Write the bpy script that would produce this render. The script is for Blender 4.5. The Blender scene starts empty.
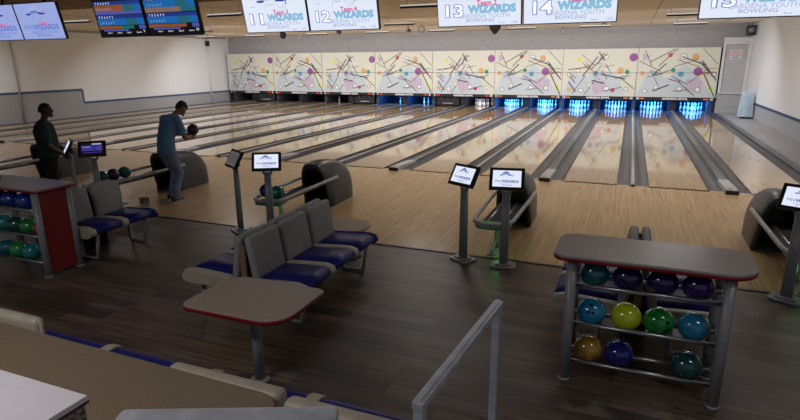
import bpy, bmesh, math, random
from mathutils import Vector, Matrix, Euler
PI = math.pi
C = bpy.context.scene.collection
S = bpy.context.scene

# ------------------------------------------------------------------ materials
MATS = {}
def mat(name, col, rough=.5, metal=0, emit=None, es=0, coat=0, ior=1.5, spec=.5):
    if name in MATS: return MATS[name]
    m = bpy.data.materials.new(name); m.use_nodes = True
    b = m.node_tree.nodes['Principled BSDF']
    b.inputs['Base Color'].default_value = (*col, 1)
    b.inputs['Roughness'].default_value = rough
    b.inputs['Metallic'].default_value = metal
    b.inputs['IOR'].default_value = ior
    b.inputs['Specular IOR Level'].default_value = spec
    b.inputs['Coat Weight'].default_value = coat
    b.inputs['Coat Roughness'].default_value = .05
    if emit is not None:
        b.inputs['Emission Color'].default_value = (*emit, 1)
        b.inputs['Emission Strength'].default_value = es
    MATS[name] = m
    return m

def nodes(m):
    nt = m.node_tree
    return nt, nt.nodes, nt.links, nt.nodes['Principled BSDF']

def tex(m, scale=(1, 1, 1), kind='Object', rot=(0, 0, 0)):
    nt, N, Lk, b = nodes(m)
    tc = N.new('ShaderNodeTexCoord'); mp = N.new('ShaderNodeMapping')
    mp.inputs['Scale'].default_value = scale
    mp.inputs['Rotation'].default_value = rot
    Lk.new(tc.outputs[kind], mp.inputs['Vector'])
    return mp

def noisy(name, col1, col2, scale=5, stretch=(1, 1, 1), rough=.5, bump=0, detail=4, lo=.35, hi=.65, **k):
    if name in MATS: return MATS[name]
    m = mat(name, col1, rough, **k)
    nt, N, Lk, b = nodes(m)
    mp = tex(m, stretch)
    n = N.new('ShaderNodeTexNoise'); n.inputs['Scale'].default_value = scale; n.inputs['Detail'].default_value = detail
    Lk.new(mp.outputs[0], n.inputs['Vector'])
    r = N.new('ShaderNodeValToRGB')
    r.color_ramp.elements[0].position = lo; r.color_ramp.elements[0].color = (*col1, 1)
    r.color_ramp.elements[1].position = hi; r.color_ramp.elements[1].color = (*col2, 1)
    Lk.new(n.outputs['Fac'], r.inputs['Fac']); Lk.new(r.outputs['Color'], b.inputs['Base Color'])
    if bump:
        bp = N.new('ShaderNodeBump'); bp.inputs['Strength'].default_value = bump; bp.inputs['Distance'].default_value = .01
        Lk.new(n.outputs['Fac'], bp.inputs['Height']); Lk.new(bp.outputs[0], b.inputs['Normal'])
    return m

def plank(name, cols, mortar, length, width, rough, along='Y', gap=.002, streak=.5, coat=0, kind='Object', bump=0, msm=0):
    """boards: brick texture, boards run along X or Y"""
    m = mat(name, cols[0], rough, coat=coat)
    nt, N, Lk, b = nodes(m)
    mp = tex(m, (1, 1, 1), kind, (0, 0, PI/2 if along == 'Y' else 0))
    br = N.new('ShaderNodeTexBrick')
    br.inputs['Color1'].default_value = (*cols[0], 1); br.inputs['Color2'].default_value = (*cols[1], 1)
    br.inputs['Mortar'].default_value = (*mortar, 1)
    br.inputs['Scale'].default_value = 1; br.inputs['Mortar Size'].default_value = gap
    br.inputs['Mortar Smooth'].default_value = msm
    br.inputs['Brick Width'].default_value = length; br.inputs['Row Height'].default_value = width
    br.offset = .37; br.inputs['Bias'].default_value = 0
    Lk.new(mp.outputs[0], br.inputs['Vector'])
    mp2 = tex(m, (.6, 14, 1) if along == 'X' else (14, .6, 1), kind)
    n = N.new('ShaderNodeTexNoise'); n.inputs['Scale'].default_value = 2.2; n.inputs['Detail'].default_value = 5
    Lk.new(mp2.outputs[0], n.inputs['Vector'])
    mx = N.new('ShaderNodeMix'); mx.data_type = 'RGBA'; mx.blend_type = 'MULTIPLY'
    mx.inputs[0].default_value = streak
    rr = N.new('ShaderNodeValToRGB')
    rr.color_ramp.elements[0].position = .3; rr.color_ramp.elements[0].color = (.25, .25, .25, 1)
    rr.color_ramp.elements[1].position = .7; rr.color_ramp.elements[1].color = (1.3, 1.3, 1.3, 1)
    Lk.new(n.outputs['Fac'], rr.inputs['Fac'])
    Lk.new(br.outputs['Color'], mx.inputs[6]); Lk.new(rr.outputs['Color'], mx.inputs[7])
    Lk.new(mx.outputs[2], b.inputs['Base Color'])
    if bump:
        bp = N.new('ShaderNodeBump'); bp.inputs['Strength'].default_value = bump; bp.inputs['Distance'].default_value = .003
        Lk.new(br.outputs['Fac'], bp.inputs['Height']); bp.invert = True; Lk.new(bp.outputs[0], b.inputs['Normal'])
    return m

def wallmat(name, hi, lo, stripe, steps):
    """painted brick wall: white above, grey below, a blue stripe at a height that steps down along the wall; steps = (y, z before, z after)"""
    m = mat(name, hi, .55)
    nt, N, Lk, b = nodes(m)
    g = N.new('ShaderNodeNewGeometry'); sp = N.new('ShaderNodeSeparateXYZ'); Lk.new(g.outputs['Position'], sp.inputs[0])
    def math_(op, a, c, c2=None):
        n = N.new('ShaderNodeMath'); n.operation = op
        for i, v in enumerate((a, c, c2)):
            if v is None: continue
            if isinstance(v, (int, float)): n.inputs[i].default_value = v
            else: Lk.new(v, n.inputs[i])
        return n.outputs[0]
    ystep, z0, z1 = steps
    far = math_('GREATER_THAN', sp.outputs['Y'], ystep)
    lev = math_('ADD', math_('MULTIPLY', far, z1 - z0), z0)
    d = math_('SUBTRACT', sp.outputs['Z'], lev)
    up = math_('GREATER_THAN', d, 0)
    band = math_('LESS_THAN', math_('ABSOLUTE', d, 0), .05)
    # vertical piece of the stripe at the step
    vb = math_('LESS_THAN', math_('ABSOLUTE', math_('SUBTRACT', sp.outputs['Y'], ystep), 0), .05)
    inz = math_('MULTIPLY', math_('GREATER_THAN', sp.outputs['Z'], min(z0, z1)), math_('LESS_THAN', sp.outputs['Z'], max(z0, z1)))
    band = math_('MAXIMUM', band, math_('MULTIPLY', vb, inz))
    m1 = N.new('ShaderNodeMix'); m1.data_type = 'RGBA'; Lk.new(up, m1.inputs[0]); m1.inputs[6].default_value = (*lo, 1); m1.inputs[7].default_value = (*hi, 1)
    m2 = N.new('ShaderNodeMix'); m2.data_type = 'RGBA'; Lk.new(band, m2.inputs[0]); Lk.new(m1.outputs[2], m2.inputs[6]); m2.inputs[7].default_value = (*stripe, 1)
    Lk.new(m2.outputs[2], b.inputs['Base Color'])
    cb = N.new('ShaderNodeCombineXYZ'); Lk.new(sp.outputs['Y'], cb.inputs[0]); Lk.new(sp.outputs['Z'], cb.inputs[1])
    br = N.new('ShaderNodeTexBrick'); br.inputs['Scale'].default_value = 1; br.inputs['Brick Width'].default_value = .4
    br.inputs['Row Height'].default_value = .1; br.inputs['Mortar Size'].default_value = .008; Lk.new(cb.outputs[0], br.inputs['Vector'])
    bp = N.new('ShaderNodeBump'); bp.inputs['Strength'].default_value = .35; bp.inputs['Distance'].default_value = .006; bp.invert = True
    Lk.new(br.outputs['Fac'], bp.inputs['Height']); Lk.new(bp.outputs[0], b.inputs['Normal'])
    return m

# ------------------------------------------------------------------ mesh builder
class MB:
    def __init__(s): s.bm = bmesh.new(); s.mats = []
    def mi(s, m):
        if m not in s.mats: s.mats.append(m)
        return s.mats.index(m)
    def _merge(s, tb, m, M=None, smooth=None):
        i = s.mi(m)
        for f in tb.faces:
            f.material_index = i
            if smooth is not None: f.smooth = smooth
        if M is not None: bmesh.ops.transform(tb, matrix=M, verts=tb.verts)
        bmesh.ops.recalc_face_normals(tb, faces=tb.faces)
        me = bpy.data.meshes.new('tmp'); tb.to_mesh(me); tb.free()
        s.bm.from_mesh(me); bpy.data.meshes.remove(me)
    def box(s, c, d, m, bev=0, seg=2, M=None, rot=None, smooth=False):
        tb = bmesh.new(); bmesh.ops.create_cube(tb, size=1)
        bmesh.ops.scale(tb, vec=d, verts=tb.verts)
        if bev: bmesh.ops.bevel(tb, geom=tb.edges[:], offset=bev, segments=seg, profile=.5, affect='EDGES')
        T = Matrix.Translation(c)
        if rot is not None: T = T @ Euler(rot).to_matrix().to_4x4()
        if M is not None: T = M @ T
        s._merge(tb, m, T, smooth or None if not bev else smooth)
    def tube(s, pts, r, m, n=12, caps=True, M=None):
        pts = [Vector(p) for p in pts]; tb = bmesh.new(); rings = []
        rs = r if isinstance(r, (list, tuple)) else [r]*len(pts)
        prev = None
        for i, p in enumerate(pts):
            a = pts[max(i-1, 0)]; b = pts[min(i+1, len(pts)-1)]; t = (b-a).normalized()
            if prev is None:
                up = Vector((0, 0, 1)) if abs(t.z) < .9 else Vector((1, 0, 0)); x = t.cross(up).normalized()
            else: x = (prev - t*prev.dot(t)).normalized()
            prev = x; y = t.cross(x)
            rings.append([tb.verts.new(p + (x*math.cos(2*PI*k/n) + y*math.sin(2*PI*k/n))*rs[i]) for k in range(n)])
        for a, b in zip(rings, rings[1:]):
            for k in range(n): tb.faces.new((a[k], a[(k+1) % n], b[(k+1) % n], b[k])).smooth = True
        if caps: tb.faces.new(rings[0]); tb.faces.new(rings[-1])
        s._merge(tb, m, M)
    def lathe(s, prof, m, n=24, M=None, smooth=True):
        tb = bmesh.new(); rings = []
        for (r, z) in prof:
            if r < 1e-5: rings.append([tb.verts.new((0, 0, z))])
            else: rings.append([tb.verts.new((r*math.cos(2*PI*k/n), r*math.sin(2*PI*k/n), z)) for k in range(n)])
        for a, b in zip(rings, rings[1:]):
            for k in range(n):
                k2 = (k+1) % n
                if len(a) == 1 and len(b) == 1: continue
                if len(a) == 1: f = tb.faces.new((a[0], b[k], b[k2]))
                elif len(b) == 1: f = tb.faces.new((a[k], a[k2], b[0]))
                else: f = tb.faces.new((a[k], a[k2], b[k2], b[k]))
                f.smooth = smooth
        if len(rings[0]) > 1: tb.faces.new(rings[0])
        if len(rings[-1]) > 1: tb.faces.new(rings[-1])
        s._merge(tb, m, M)
    def prism(s, poly, z0, z1, m, M=None, bev=0, mside=None, seg=2):
        tb = bmesh.new(); vs = [tb.verts.new((x, y, z0)) for x, y in poly]; f = tb.faces.new(vs)
        if abs(z1-z0) > 1e-7:
            r = bmesh.ops.extrude_face_region(tb, geom=[f])
            bmesh.ops.translate(tb, vec=(0, 0, z1-z0), verts=[v for v in r['geom'] if isinstance(v, bmesh.types.BMVert)])
            if bev:
                es = [e for e in tb.edges if abs(e.verts[0].co.z-e.verts[1].co.z) < 1e-6]
                bmesh.ops.bevel(tb, geom=es, offset=bev, segments=seg, profile=.5, affect='EDGES')
        s._merge(tb, m, M)
        if mside is not None: pass
    def flat(s, poly, z, m, M=None):
        """flat polygon facing local +z"""
        tb = bmesh.new(); f = tb.faces.new([tb.verts.new((x, y, z)) for x, y in poly])
        i = s.mi(m); f.material_index = i
        bmesh.ops.triangulate(tb, faces=tb.faces)
        for f in tb.faces:
            f.material_index = i
            f.normal_update()
            if f.normal.z < 0: f.normal_flip()
        if M is not None: bmesh.ops.transform(tb, matrix=M, verts=tb.verts)
        me = bpy.data.meshes.new('tmp'); tb.to_mesh(me); tb.free(); s.bm.from_mesh(me); bpy.data.meshes.remove(me)
    def sphere(s, c, r, m, u=24, v=14, M=None):
        tb = bmesh.new(); bmesh.ops.create_uvsphere(tb, u_segments=u, v_segments=v, radius=1)
        rr = r if isinstance(r, (tuple, list)) else (r, r, r)
        T = Matrix.Translation(c) @ Matrix.Diagonal((*rr, 1))
        if M is not None: T = M @ T
        for f in tb.faces: f.smooth = True
        s._merge(tb, m, T)
    def loft(s, rings, m, close=True, cap0=False, cap1=False, smooth=True, M=None):
        tb = bmesh.new(); R = [[tb.verts.new(p) for p in r] for r in rings]; n = len(R[0])
        for a, b in zip(R, R[1:]):
            for k in range(n if close else n-1): tb.faces.new((a[k], a[(k+1) % n], b[(k+1) % n], b[k])).smooth = smooth
        if cap0: tb.faces.new(R[0])
        if cap1: tb.faces.new(R[-1])
        s._merge(tb, m, M)
    def text(s, body, size, m, M, align='CENTER', offset=0, sx=1, width=None):
        cu = bpy.data.curves.new('t', 'FONT'); cu.body = body; cu.size = size; cu.align_x = align; cu.align_y = 'CENTER'
        cu.offset = offset; cu.resolution_u = 2
        ob = bpy.data.objects.new('t', cu); C.objects.link(ob)
        dg = bpy.context.evaluated_depsgraph_get()
        me = bpy.data.meshes.new_from_object(ob.evaluated_get(dg))
        bpy.data.objects.remove(ob); bpy.data.curves.remove(cu)
        if width:
            xs = [v.co.x for v in me.vertices]; w = (max(xs)-min(xs)) or 1; sx = width/w
        tb = bmesh.new(); tb.from_mesh(me); bpy.data.meshes.remove(me)
        i = s.mi(m)
        for f in tb.faces: f.material_index = i
        bmesh.ops.transform(tb, matrix=M @ Matrix.Diagonal((sx, 1, 1, 1)), verts=tb.verts)
        me = bpy.data.meshes.new('tmp'); tb.to_mesh(me); tb.free(); s.bm.from_mesh(me); bpy.data.meshes.remove(me)
    def build(s, name, parent=None, loc=None):
        me = bpy.data.meshes.new(name); s.bm.to_mesh(me); s.bm.free()
        for m in s.mats: me.materials.append(m)
        o = bpy.data.objects.new(name, me); C.objects.link(o)
        if parent is not None: o.parent = parent
        if loc is not None: o.location = loc
        return o

def tag(o, label=None, cat=None, group=None, kind=None):
    if label: o['label'] = label
    if cat: o['category'] = cat
    if group: o['group'] = group
    if kind: o['kind'] = kind
    return o
def thing(name, label, cat, loc=(0, 0, 0), rz=0, group=None):
    o = bpy.data.objects.new(name, None); C.objects.link(o); o.empty_display_size = .1
    o.location = loc; o.rotation_euler = (0, 0, rz)
    return tag(o, label, cat, group)
def dup(o, parent=None):
    c = o.copy(); C.objects.link(c)
    if parent is not None: c.parent = parent
    for ch in list(o.children): dup(ch, c)
    return c
def struct(mb, name):
    o = mb.build(name); o['kind'] = 'structure'; return o
def FY(x, y, z):
    """frame whose local x is world X, local y is world Z, local z faces -Y (towards the viewer)"""
    return Matrix(((1, 0, 0, x), (0, 0, -1, y), (0, 1, 0, z), (0, 0, 0, 1)))
def circ(cx, cy, r, n=24, ry=None):
    ry = r if ry is None else ry
    return [(cx+r*math.cos(2*PI*k/n), cy+ry*math.sin(2*PI*k/n)) for k in range(n)]
def line(x0, y0, x1, y1, w):
    d = Vector((x1-x0, y1-y0)).normalized()*w/2
    return [(x0-d.y, y0+d.x), (x0+d.y, y0-d.x), (x1+d.y, y1-d.x), (x1-d.y, y1+d.x)]
def rrect(x0, y0, x1, y1, r, n=6):
    rs = r if isinstance(r, (list, tuple)) else [r]*4
    out = []
    for (cx, cy, a, q) in ((x1, y1, 0, 0), (x0, y1, 90, 1), (x0, y0, 180, 2), (x1, y0, 270, 3)):
        rq = rs[q]; sx = 1 if q in (0, 3) else -1; sy = 1 if q in (0, 1) else -1
        for k in range(n+1):
            t = math.radians(a+90*k/n); out.append((cx-sx*rq+rq*math.cos(t), cy-sy*rq+rq*math.sin(t)))
    return out

# ------------------------------------------------------------------ dimensions
L = 1.054; G = .235; CN = .14; CW = .264
P = 2*L+4*G+CN+CW          # one lane pair
XL, XR = -27.8, 1.2        # side walls
YB = 18.25                 # back wall above the pits
ZC = 3.95
def lane_x(i):
    k = (16-i)//2
    return -k*P-(CN/2+G+L/2) if i % 2 == 0 else -(k+1)*P+(CN/2+G+L/2)

# ------------------------------------------------------------------ materials used
white_wall = wallmat('left wall paint', (.82, .84, .88), (.38, .385, .405), (.035, .09, .2), (7.35, 1.25, .64))
right_wall = wallmat('right wall paint', (.78, .79, .82), (.38, .385, .405), (.035, .07, .16), (99, .60, .60))
back_grey = noisy('back wall grey', (.33, .32, .325), (.38, .37, .375), 3, (1, 1, 8), .6)
ceil_m = noisy('ceiling panels', (.76, .69, .60), (.80, .74, .65), .6, (.15, 1, 1), .95, spec=.1)
ceil_b = noisy('concourse ceiling', (.22, .16, .10), (.25, .18, .12), .6, (.15, 1, 1), .95, spec=.1)
seam = mat('ceiling seam', (.2, .16, .12), .7)
floor_m = plank('vinyl plank floor', ((.155, .102, .070), (.062, .042, .030)), (.02, .018, .016), 1.2, .15, .45, 'X', .002, .85)
appr_m = plank('maple approach', ((.52, .355, .19), (.43, .285, .145)), (.2, .13, .07), 2.4, .03, .24, 'Y', .0012, .35, 0, 'Object')
lane_m = plank('maple lane boards', ((.56, .375, .17), (.48, .31, .13)), (.3, .2, .11), 2.6, .027, .07, 'Y', .0008, .3, .6)
gutter_m = noisy('gutter grey', (.055, .060, .070), (.085, .09, .10), 4, (3, .3, 1), .3)
cap_m = noisy('cap grey', (.13, .135, .135), (.19, .19, .185), 3, (3, .3, 1), .45)
cap_light = noisy('cap pale', (.36, .36, .34), (.45, .45, .42), 3, (3, .3, 1), .35)
black = mat('black plastic', (.012, .012, .014), .4)
blackm = mat('matt black', (.006, .006, .007), .8)
steel = mat('grey painted metal', (.25, .255, .27), .4, .1)
chrome = mat('satin steel', (.42, .43, .45), .3, .9)
alu = noisy('aluminium', (.50, .52, .58), (.62, .65, .71), 12, (1, 1, 1), .35, metal=.35)
redm = mat('red laminate', (.20, .009, .012), .35)
reded = mat('red edging', (.20, .006, .010), .4)
greytop = noisy('grey laminate', (.30, .27, .255), (.34, .31, .29), 60, rough=.3)
tantop = noisy('tan laminate', (.20, .15, .10), (.235, .18, .12), 80, rough=.4)
lightop = noisy('table laminate', (.30, .235, .175), (.34, .27, .205), 80, rough=.4)
bluev = noisy('blue vinyl', (.011, .015, .13), (.016, .020, .17), 10, rough=.4, bump=.1, spec=.25)
greyv = noisy('grey vinyl', (.27, .26, .255), (.31, .30, .29), 10, rough=.6, bump=.1)
creamv = noisy('cream vinyl', (.37, .32, .25), (.43, .38, .30), 10, rough=.45, bump=.1)
hoodm = noisy('hood grey', (.05, .048, .048), (.062, .06, .06), 30, rough=.38)
pinw = mat('pin white', (.85, .85, .85), .25, coat=.5)
pinr = mat('pin red', (.6, .02, .02), .3)
maskb = mat('strip black', (.012, .012, .013), .4)
lampr = mat('red lamp', (.5, .02, .02), .4, emit=(1, .06, .03), es=.35)
lampo = mat('orange lamp', (.5, .1, .02), .4, emit=(1, .25, .05), es=.45)
letw = mat('white lettering', (.75, .75, .75), .4)
dgreen = mat('green plastic', (.01, .22, .09), .35)

# ------------------------------------------------------------------ room shell
mb = MB(); mb.box((-13, -10.6, -.05), (40, 11.0, .1), floor_m); struct(mb, 'floor')
mb = MB(); mb.box(((XL+XR)/2, -2.5, -.05), (XR-XL, 5.2, .1), appr_m)
o = struct(mb, 'floor'); o.name = 'approach_floor'
mb = MB(); mb.box(((XL+XR)/2, -5.12, .003), (XR-XL, .05, .016), black, .004); struct(mb, 'trim_1')
mb = MB()
k = 0
for i in range(1, 17): mb.box((lane_x(i), .045, .0015), (L, .012, .003), gutter_m)
struct(mb, 'trim_2')
mb = MB(); mb.box((XL-.1, 3, 2), (.2, 32, 4.0), white_wall); struct(mb, 'wall_left')
mb = MB(); mb.box((XR+.1, 5, 2), (.2, 28, 4.0), right_wall); struct(mb, 'wall_right')
mb = MB()
mb.box(((XL+XR)/2, YB+.1, 3.45), (XR-XL+.4, .2, 1.1), back_grey)
mb.box(((XL+XR)/2, 20.6, .8), (XR-XL+.4, .2, 1.9), blackm)
mb.box(((XL+XR)/2, 19.45, 1.3), (XR-XL+.4, 2.4, .1), blackm)
mb.box(((XL+XR)/2, YB+.1, 2.1), (XR-XL+.4, .2, 1.7), blackm)
struct(mb, 'wall_back')
sid = noisy('grey siding', (.34, .34, .34), (.40, .40, .40), 4, (.5, 1, 6), .6)
mb = MB()
for q in range(7):
    mb.box((.62, 17.86+.0, .065+q*.125), (1.16, .04, .122), sid, .006, rot=(-.1, 0, 0))
mb.box((.62, 17.95, .44), (1.16, .1, .88), sid)
o = struct(mb, 'wall_siding')
mb = MB(); mb.box(((XL+XR)/2, 9.6, ZC+.05), (XR-XL+.4, 19.0, .1), ceil_m)
for x in [XL+1.5+q*2.9 for q in range(10)]: mb.box((x, 9.2, ZC-.001), (.02, 18, .004), seam)
struct(mb, 'ceiling')
mb = MB(); mb.box(((XL+XR)/2, -6.4, ZC+.05), (XR-XL+.4, 13.0, .1), ceil_b)
o = struct(mb, 'ceiling'); o.name = 'ceiling_concourse'
mb = MB(); mb.box((.1, 9.2, -.045), (.2, 18.3, .1), gutter_m); mb.box((.7, 9.2, -.02), (1.0, 18.3, .05), noisy('painted walkway', (.33, .325, .335), (.37, .365, .375), 2, rough=.35))
o = struct(mb, 'floor'); o.name = 'side_walkway'
mb = MB(); mb.box((XL+.1, 9.2, -.03), (.5, 18.3, .08), gutter_m); struct(mb, 'trim_3')
mb = MB(); mb.box((XL+.02, 9, ZC-.06), (.04, 18, .1), mat('wall coping', (.4, .38, .36), .6)); struct(mb, 'trim_4')

# access door high in the back corner
mb = MB(); fr = mat('door frame white', (.62, .62, .63), .5); dg = noisy('door grey', (.40, .405, .42), (.43, .435, .45), 4, rough=.5)
mb.box((.12, 17.82, 2.10), (.10, .12, 2.44), fr, .01); mb.box((1.12, 17.82, 2.10), (.14, .12, 2.44), fr, .01)
mb.box((.63, 17.82, 3.2), (1.124, .15, .3), fr, .004); mb.box((.63, 17.82, .9), (1.12, .14, .05), fr, .01)
door = thing('door_1', None, None, (0, 0, 0)); door['kind'] = 'structure'
mb.build('door_frame', door)
mb = MB(); mb.box((.61, 17.86, 1.98), (.9, .05, 2.12), dg, .006); mb.build('door_panel', door)
mb = MB(); mb.sphere((.24, 17.80, 2.0), (.02, .03, .02), chrome); mb.build('door_handle', door)
mb = MB(); mb.box((.60, 17.825, 2.62), (.52, .012, .40), mat('sign white', (.62, .56, .58), .5), .002)
rt = mat('sign red', (.5, .04, .06), .5)
mb.text('EMERGENCY', .1, rt, FY(.60, 17.816, 2.71), width=.40); mb.text('EXIT ONLY', .12, rt, FY(.60, 17.816, 2.59), width=.46)
mb.box((.60, 17.817, 2.48), (.24, .004, .03), mat('sign dark', (.08, .04, .05), .5))
mb.build('door_sign', door)

# ------------------------------------------------------------------ lanes, gutters, caps
def gprof(n=8):
    return [(-G/2, .0), (-G/2+.004, -.03)] + [(-G/2+.008+(G-.016)*k/n, -.03-.065*math.sin(PI*k/n)) for k in range(n+1)] + [(G/2-.004, -.03), (G/2, -.0)]
ORD = ['', 'leftmost', 'second from the left wall', 'third from the left wall', 'fourth from the left wall', 'fifth from the left wall', 'sixth from the left wall', 'seventh from the left wall', 'eighth from the left wall',
       'eighth from the right wall', 'seventh from the right wall', 'sixth from the right wall', 'fifth from the right wall', 'fourth from the right wall', 'third from the right wall', 'second from the right wall', 'rightmost']
for i in range(1, 17):
    x = lane_x(i)
    ln = thing('bowling_lane', 'glossy maple bowling lane, %s%s' % (ORD[i], '' if 'wall' in ORD[i] else ' of them all'), 'bowling lane', (x, 0, 0), 0, 'bowling lanes side by side')
    if i == 1: 
        m1 = MB(); m1.box((0, 9.5, -.04), (L, 19.0, .08), lane_m); a = m1.build('lane_surface', ln); lm = a.data
        for sx in (-1, 1):
            m2 = MB(); pr = gprof()
            m2.loft([[(sx*(L/2+G/2)+px, y, pz) for px, pz in pr] for y in (0, 9.5, 19.0)], gutter_m, close=False)
            m2.box((sx*(L/2+G/2), .005, -.06), (G, .01, .09), black); m2.box((sx*(L/2+.006), 9.5, .0012), (.012, 19, .0024), black)
            g = m2.build('gutter', ln)
            if sx < 0: gl = g.data
            else: gr = g.data
        # arrows and dots on the lane
        m3 = MB(); ink = mat('lane mark', (.12, .06, .03), .3)
        for q in range(-3, 4):
            yy = 4.6-abs(q)*.25; m3.flat([(q*.133-.02, yy), (q*.133+.02, yy), (q*.133, yy+.14)], .0012, ink)
        mk = m3.build('lane_arrows', ln).data
    else:
        for nm, me in (('lane_surface', lm), ('gutter', gl), ('gutter', gr), ('lane_arrows', mk)):
            o = bpy.data.objects.new(nm, me); C.objects.link(o); o.parent = ln
# narrow dividers
ORDR = ['', 'nearest the right wall', 'second from the right wall', 'third from the right wall', 'fourth from the right wall', 'fourth from the left wall', 'third from the left wall', 'second from the left wall', 'nearest the left wall']

first = None
for k in range(1, 8):
    lab = 'narrow pale divider strip between lane gutters, %s' % (ORDR[k] if k < 5 else ORDR[k+1])
    if first is None:
        t = thing('gutter_divider', lab, 'lane divider', (-k*P, 0, 0), 0, 'narrow dividers between lanes')
        m1 = MB(); m1.box((0, 9.0, -.03), (CN, 18.0, .06), gutter_m, .008); m1.box((0, 9.05, .008), (.062, 17.9, .026), cap_light, .008); m1.build('cap', t)
        m1 = MB(); m1.tube([(0, -.02, -.0), (0, .05, .0)], .035, black); m1.tube([(0, .22, .022), (0, .22, .028)], .012, black, n=10); m1.build('end_cap', t)
        first = t
    else:
        t = dup(first); t.location.x = -k*P; t['label'] = lab
wide = None
emb = mat('emblem red', (.5, .02, .03), .4)
for k in range(8):
    x = -k*P-P/2
    lab = 'wide grey ball track cover between two lanes, %s' % (ORDR[k+1])
    if wide is None:
        t = thing('ball_track_cover', lab, 'lane divider', (x, 0, 0), 0, 'wide covers between lanes')
        m1 = MB(); m1.box((0, 9.05, -.02), (CW, 17.9, .05), gutter_m, .005)
        m1.box((0, 9.4, .022), (CW*.62, 17.2, .035), cap_m, .012); m1.build('cover', t)
        m1 = MB()
        m1.loft([[(-.11, y, -.01), (-.10, y, h), (.10, y, h), (.11, y, -.01)] for y, h in ((-.10, .075), (.10, .085), (.5, .07), (1.1, .045))], cap_light, cap0=True, cap1=True, smooth=False)
        m1.box((0, -.12, .03), (.225, .04, .09), black, .01)
        m1.build('end_cover', t)
        m1 = MB(); m1.flat(circ(-.02, .0, .055, 20, .04), .0855, emb); m1.flat(line(-.075, .02, .04, -.02, .012), .0865, letw)
        m1.flat(circ(.055, .0, .022, 14, .03), .0858, letw); m1.build('emblem', t)
        wide = t
    else:
        t = dup(wide); t.location.x = x; t['label'] = lab

# ------------------------------------------------------------------ masking unit with generic abstract panels
cream = mat('art cream', (.64, .64, .54), .4); pale = mat('art pale blue', (.50, .56, .60), .4); blk = mat('art black', (.04, .04, .045), .4)
acol = {'y': mat('art ochre', (.68, .42, .10), .4), 'o': mat('art orange', (.66, .36, .16), .4), 'p': mat('art purple', (.28, .07, .28), .4),
        'r': mat('art red', (.55, .06, .07), .4), 'g': mat('art green', (.03, .25, .15), .4), 'b': mat('art blue', (.06, .30, .48), .4),
        'n': mat('art brown', (.20, .13, .08), .4), 'l': mat('art lime', (.66, .66, .08), .4), 'k': blk, 'i': mat('art lilac', (.50, .42, .52), .4), 'w': mat('art white', (.74, .74, .70), .4)}
masku = thing('masking_unit', 'long cream masking panel wall with abstract shapes above the pins', 'masking unit', (0, 17.79, 0))
Z0, Z1 = .68, 2.94; H = Z1-Z0
def art(kind):
    m1 = MB(); W = P
    m1.box((0, .03, (Z0+Z1)/2), (W-.006, .06, H), cream)
    rnd = random.Random(5 if kind else 11)
    F = FY(-W/2, 0, Z0); z = [.002]
    def put(poly, c):
        z[0] += .0006; m1.flat(poly, z[0], acol.get(c) or pale, F)
    def ring(cx, cy, r, c, w=.02, fill='w'): put(circ(cx, cy, r), c); put(circ(cx, cy, r-w), fill)
    put([(.03, .03), (3.0+.35*kind, .03), (2.7, .95), (1.9, 1.25-.2*kind), (1.2, .9), (.5, 1.15+.1*kind)], 'x')
    for q in range(3):
        cx, cy = rnd.uniform(.5, 3.0), rnd.uniform(.4, 1.3); a0 = rnd.uniform(0, 6)
        put([(min(max(cx+rnd.uniform(.4, .6)*math.cos(a0+k*PI/2), .03), W-.03), min(max(cy+rnd.uniform(.35, .5)*math.sin(a0+k*PI/2), .03), H-.03)) for k in range(4)], 'xxi'[q])
    cells = [(a, b) for a in range(6) for b in range(3)]; rnd.shuffle(cells)
    cp = lambda c: (.3+c[0]*.57+rnd.uniform(-.15, .15), .38+c[1]*.75+rnd.uniform(-.14, .14))
    for q, c in enumerate('porybgoinl'):
        x, y = cp(cells[q]); rr_ = (.19, .15, .1, .13, .12, .1, .11, .14, .12, .1)[q]
        if q % 5 == 3: ring(x, y, rr_, 'k')
        elif q in (7, 8): a0 = rnd.uniform(0, 6); put([(x+rr_*1.6*math.cos(a0+k*2.1), y+rr_*1.6*math.sin(a0+k*2.1)) for k in range(3)], c)
        else: put(circ(x, y, rr_), c)
    for q in range(5):
        x, y = cp(cells[10+q]); ring(x, y, rnd.uniform(.09, .15), 'kgkkp'[q], .018)
    for q in range(26):
        x, y = rnd.uniform(.3, 3.15), rnd.uniform(.3, 1.95); a0 = rnd.uniform(-1.2, 1.2); l_ = rnd.uniform(.2, .62)
        dx, dy = l_*math.cos(a0), l_*math.sin(a0)
        cl = lambda v, hi: min(max(v, .05), hi-.05)
        put(line(cl(x-dx, W), cl(y-dy, H), cl(x+dx, W), cl(y+dy, H), rnd.choice([.02, .025, .03, .045])), rnd.choice('kkkkkkrnpl'))
    put(line(0, H*.5, W, H*.5, .012), 'k'); put(line(.005, 0, .005, H, .012), 'k'); put(line(W*.5, 0, W*.5, H, .007), 'i')
    return m1
ameshes = []
for k in range(8):
    kind = k % 2
    if k < 2:
        o = art(kind).build('art_panel', masku); ameshes.append(o.data)
    else:
        o = bpy.data.objects.new('art_panel', ameshes[kind]); C.objects.link(o); o.parent = masku
    o.location = (-(8-k)*P+P/2, 0, 0)
mb = MB(); mb.box((-4*P, .04, .61), (8*P+.1, .1, .15), maskb); mb.build('black_strip', masku)
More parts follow.
